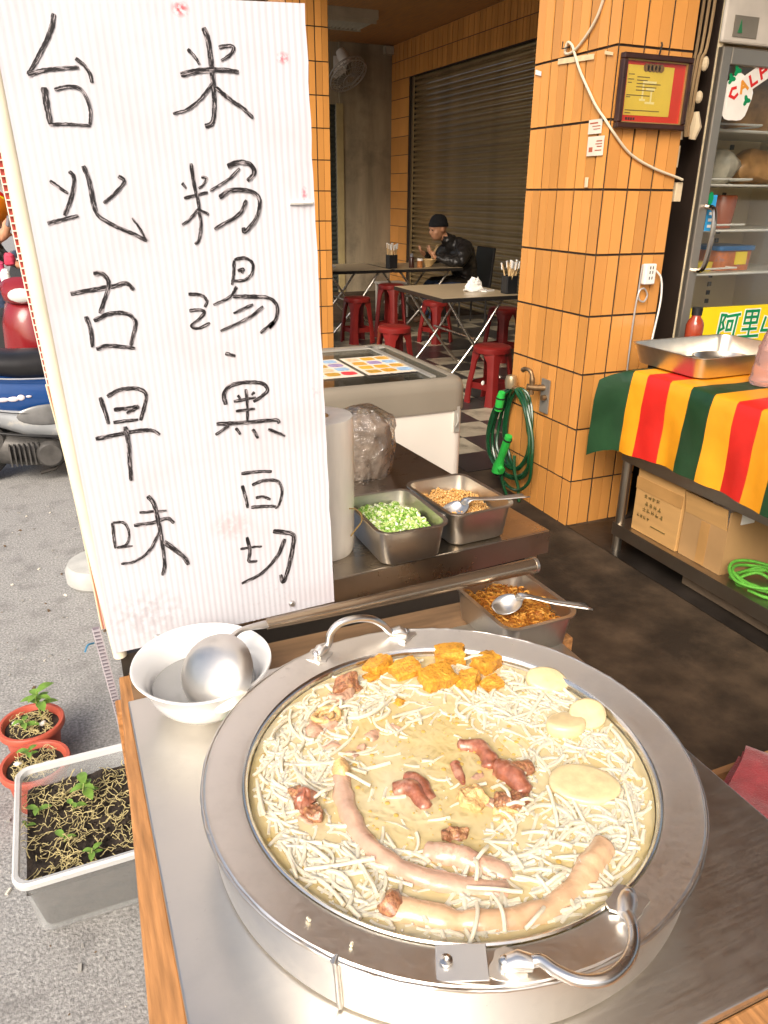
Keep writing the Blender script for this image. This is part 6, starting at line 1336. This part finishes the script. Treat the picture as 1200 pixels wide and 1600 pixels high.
def person(label, J, E, hc, fwd, matf, vox=.011, hs=1.):
    """head: skull, jaw, nose, brow, ears and mouth shaped as extra volumes joined into the same surface"""
    f = Vector(fwd).normalized(); s = f.cross(Vector((0, 0, 1))).normalized(); u = s.cross(f); hc = Vector(hc); ex = G()
    def blob(o, r): 
        k0 = len(ex.v); ex.ball((0, 0, 0), 1, 16, 12)
        for i in range(k0, len(ex.v)): p = ex.v[i]; ex.v[i] = tuple(hc+f*(o[0]+p[0]*r[0])*hs+s*(o[1]+p[1]*r[1])*hs+u*(o[2]+p[2]*r[2])*hs)
    blob((-.01, 0, .03), (.1, .08, .1)); blob((.025, 0, -.045), (.07, .06, .075)); blob((.045, 0, -.085), (.04, .035, .03))
    blob((.1, 0, -.02), (.022, .014, .026)); blob((.088, 0, .01), (.016, .011, .03)); blob((.08, 0, .03), (.02, .05, .012))
    blob((.083, 0, -.058), (.016, .026, .007)); blob((.082, 0, -.07), (.015, .022, .007))
    for q in (-1, 1): blob((-.015, q*.08, -.005), (.022, .012, .034)); blob((.055, q*.045, -.03), (.03, .022, .025)); blob((.08, q*.03, .012), (.012, .015, .009))
    root = thing('person', J['pelvis'][0], label, 'person')
    me = human_mesh(J, E, 'pelvis', ex, vox); mats, fn = matf
    for m_ in mats: me.materials.append(m_)
    me.polygons.foreach_set('material_index', [fn(p.center) for p in me.polygons]); me.polygons.foreach_set('use_smooth', [True]*len(me.polygons))
    off = OFF[root.name]; jk = [False]*len(me.vertices)
    for p in me.polygons:
        if p.material_index in (1, 2):
            for i in p.vertices: jk[i] = True
    me.update(); nr = [v.normal.copy() for v in me.vertices]
    for v in me.vertices:      # cloth creases
        if jk[v.index]: q = v.co; v.co = q+nr[v.index]*(.016*noise.noise(Vector((q.x*9, q.y*9, q.z*16)))+.008*noise.noise(q*28))
    for v in me.vertices: v.co -= off
    o = bpy.data.objects.new('body', me); COL.objects.link(o); o.parent = root
    for q in (-1, 1): # eyes
        c = hc+f*.091*hs+s*q*.03*hs+u*.006*hs; G().ball(c, .007*hs, 10, 8).build('eye', m_black, root)
    return root, f, s, u
# the diner in beanie and black jacket
J = {'pelvis': ((4.86, 8.75, .52), .15), 'spine': ((4.85, 8.75, .68), .16), 'chest': ((4.78, 8.75, .86), .2), 'nb': ((4.65, 8.75, 1.0), .11), 'neck': ((4.55, 8.745, 1.07), .075), 'hd': ((4.5, 8.74, 1.13), .06),
     'sl': ((4.72, 8.54, .95), .11), 'el': ((4.6, 8.42, .79), .09), 'fl': ((4.48, 8.5, .82), .075), 'wl': ((4.34, 8.58, .86), .036), 'sr': ((4.72, 8.96, .95), .11), 'er': ((4.58, 9.04, .79), .085), 'wr': ((4.33, 8.86, .88), .036),
     'hl': ((4.84, 8.65, .52), .105), 'kl': ((4.42, 8.62, .53), .08), 'cl': ((4.36, 8.6, .3), .065), 'al': ((4.34, 8.58, .1), .05), 'tl': ((4.18, 8.58, .06), .04), 'hr': ((4.84, 8.86, .52), .105), 'kr': ((4.42, 8.92, .53), .08), 'ar': ((4.38, 8.92, .1), .05), 'tr': ((4.22, 8.92, .06), .04)}
E_ = [('pelvis', 'spine'), ('spine', 'chest'), ('chest', 'nb'), ('nb', 'neck'), ('neck', 'hd'), ('chest', 'sl'), ('sl', 'el'), ('el', 'fl'), ('fl', 'wl'), ('chest', 'sr'), ('sr', 'er'), ('er', 'wr'), ('pelvis', 'hl'), ('hl', 'kl'), ('kl', 'cl'), ('cl', 'al'), ('al', 'tl'), ('pelvis', 'hr'), ('hr', 'kr'), ('kr', 'ar'), ('ar', 'tr')]
hand(J, E_, 'wl', 'L', (-.75, .25, .75), (0, -.9, .3), (-.6, .1, -.3), .45, 1.15); hand(J, E_, 'wr', 'R', (-.8, -.4, .5), (0, .9, .3), (-.5, -.2, -.4), .5, 1.1)
HC = Vector((4.445, 8.735, 1.175))
def mf(c):
    if (c-HC).length < .2 and c.x < 4.55 and c.z > 1.02 and (c.x < 4.5 or c.z > 1.09): return 0
    if c.x < 4.335 and c.z > .7: return 0
    if c.z < .13: return 3
    if c.z < .56 and (c.x < 4.7 or c.z < .5): return 2
    return 1
root, f, s, u = person('man in black jacket and beanie eating at the far table', J, E_, HC, (-.93, -.1, -.22), ([m_skin, m_jacket, m_jean, m_shoe], mf), .0115, 1.12)
Rh = Matrix((f, s, u)).transposed()
G().lathe([(0, .132), (.035, .13), (.068, .117), (.094, .094), (.111, .062), (.118, .034), (.124, .03), (.126, -.004), (.12, -.012), (.11, 0)], 28, HC-f*.012+u*.03, R=Rh@Matrix.Rotation(-.22, 3, 'Y'), sy=.88).wob(.006, 16, 3).build('beanie', m_hair, root, smooth=60)
G().tube([(4.37, 8.56, 1.0), (4.27, 8.57, .80)], .003, 5).tube([(4.355, 8.57, 1.0), (4.262, 8.575, .80)], .003, 5).build('x', m_bamboo).name = 'chopsticks'
tag(bpy.data.objects['chopsticks'], 'pair of chopsticks in the eating man hand over the bowl', 'chopsticks')
tag(G().add([(4.28, 8.6, .88), (4.25, 8.66, .98), (4.31, 8.72, 1.0), (4.33, 8.64, .9)], [(0, 1, 2, 3)]).wob(.01, 20).build('paper_napkin', M('kraft_napkin', (.5, .32, .2), .8)), 'brown paper napkin held in the eating man hands', 'napkin')
t = thing('black_chair', (4.95, 8.8, 0), 'black chair behind the man in the beanie', 'chair')
G().box(4.66, 5.12, 8.54, 8.98, .40, .44).build('seat', m_black, t, bevel=.01)
G().loft([[(5.08+.03*k, 8.54+.01*k, z), (5.12+.03*k, 8.54+.01*k, z), (5.12+.03*k, 9.0-.01*k, z), (5.08+.03*k, 9.0-.01*k, z)] for k, z in enumerate((.44, .7, .95))], cap0=True, cap1=True).build('backrest', m_black, t, bevel=.012)
for x in (4.7, 5.08):
    for y in (8.58, 8.95): G().tube([(x, y, .4), (x, y, 0)], .013, 8).build('leg', m_dkmetal, t)
# helmeted rider whose arm reaches into the frame at the far left
J = {'pelvis': ((-.72, 7.3, .82), .14), 'spine': ((-.7, 7.25, .98), .14), 'chest': ((-.62, 7.15, 1.16), .15), 'nb': ((-.55, 7.08, 1.3), .075), 'neck': ((-.5, 7.04, 1.36), .055), 'hd': ((-.46, 7.02, 1.42), .06),
     'sl': ((-.72, 6.98, 1.24), .07), 'el': ((-.52, 6.72, 1.10), .055), 'wl': ((-.27, 6.58, 1.235), .034), 'sr': ((-.44, 7.26, 1.24), .07), 'er': ((-.3, 7.2, 1.05), .055), 'wr': ((-.22, 7.05, 1.0), .034),
     'hl': ((-.8, 7.25, .8), .1), 'kl': ((-.6, 6.95, .7), .075), 'al': ((-.6, 7.0, .36), .05), 'tl': ((-.5, 6.9, .33), .04), 'hr': ((-.62, 7.4, .8), .1), 'kr': ((-.35, 7.2, .72), .075), 'ar': ((-.38, 7.25, .36), .05), 'tr': ((-.28, 7.15, .33), .04)}
E_ = [('pelvis', 'spine'), ('spine', 'chest'), ('chest', 'nb'), ('nb', 'neck'), ('neck', 'hd'), ('chest', 'sl'), ('sl', 'el'), ('el', 'wl'), ('chest', 'sr'), ('sr', 'er'), ('er', 'wr'), ('pelvis', 'hl'), ('hl', 'kl'), ('kl', 'al'), ('al', 'tl'), ('pelvis', 'hr'), ('hr', 'kr'), ('kr', 'ar'), ('ar', 'tr')]
hand(J, E_, 'wl', 'L', (.55, -.15, .8), (.8, .1, -.4), (.2, -.9, 0), .3, 1.1); hand(J, E_, 'wr', 'R', (.7, -.7, 0), (.7, .7, 0), (0, 0, 1), .5)
HC2 = Vector((-.44, 7.0, 1.46))
def mf2(c):
    if (c-HC2).length < .17: return 0
    if c.x > -.285 and c.z > .93 and c.y < 6.7: return 0
    if c.x > -.22 and c.z > .9 and c.y < 7.1: return 0
    return 2 if c.z < .82 else 1
root, f, s, u = person('helmeted rider in dark sleeves at the far left edge', J, E_, HC2, (.8, -.5, -.1), ([m_skin, m_jacket, m_jean], mf2), .013)
hl = G().ball((-.38, 7.0, 1.43), (.2, .17, .17), 28, 18).build('helmet', M('helmet_orange', (.75, .2, .01), .3, coat=.6), root, smooth=60)
for k, (r, mm) in enumerate(((.165, 'vinyl_red'), (.12, 'poster_yellow'))): G().tube([(-.38+.2*math.sin(b_)*.98, 7.0-.175*math.cos(b_)*.6, 1.43+r*math.cos(b_*1.)*.9) for b_ in [-.9+1.8*i/12 for i in range(13)]], .016, 8).build('stripe', MATS[mm], hl, smooth=60)
tag(G().obox((-.185, 6.51, 1.345), (.06, .05, .075), (.2, .3, .3)).build('phone', M('grey_phone', (.16, .16, .18), .4), bevel=.008), 'small grey device in the rider hand', 'device')
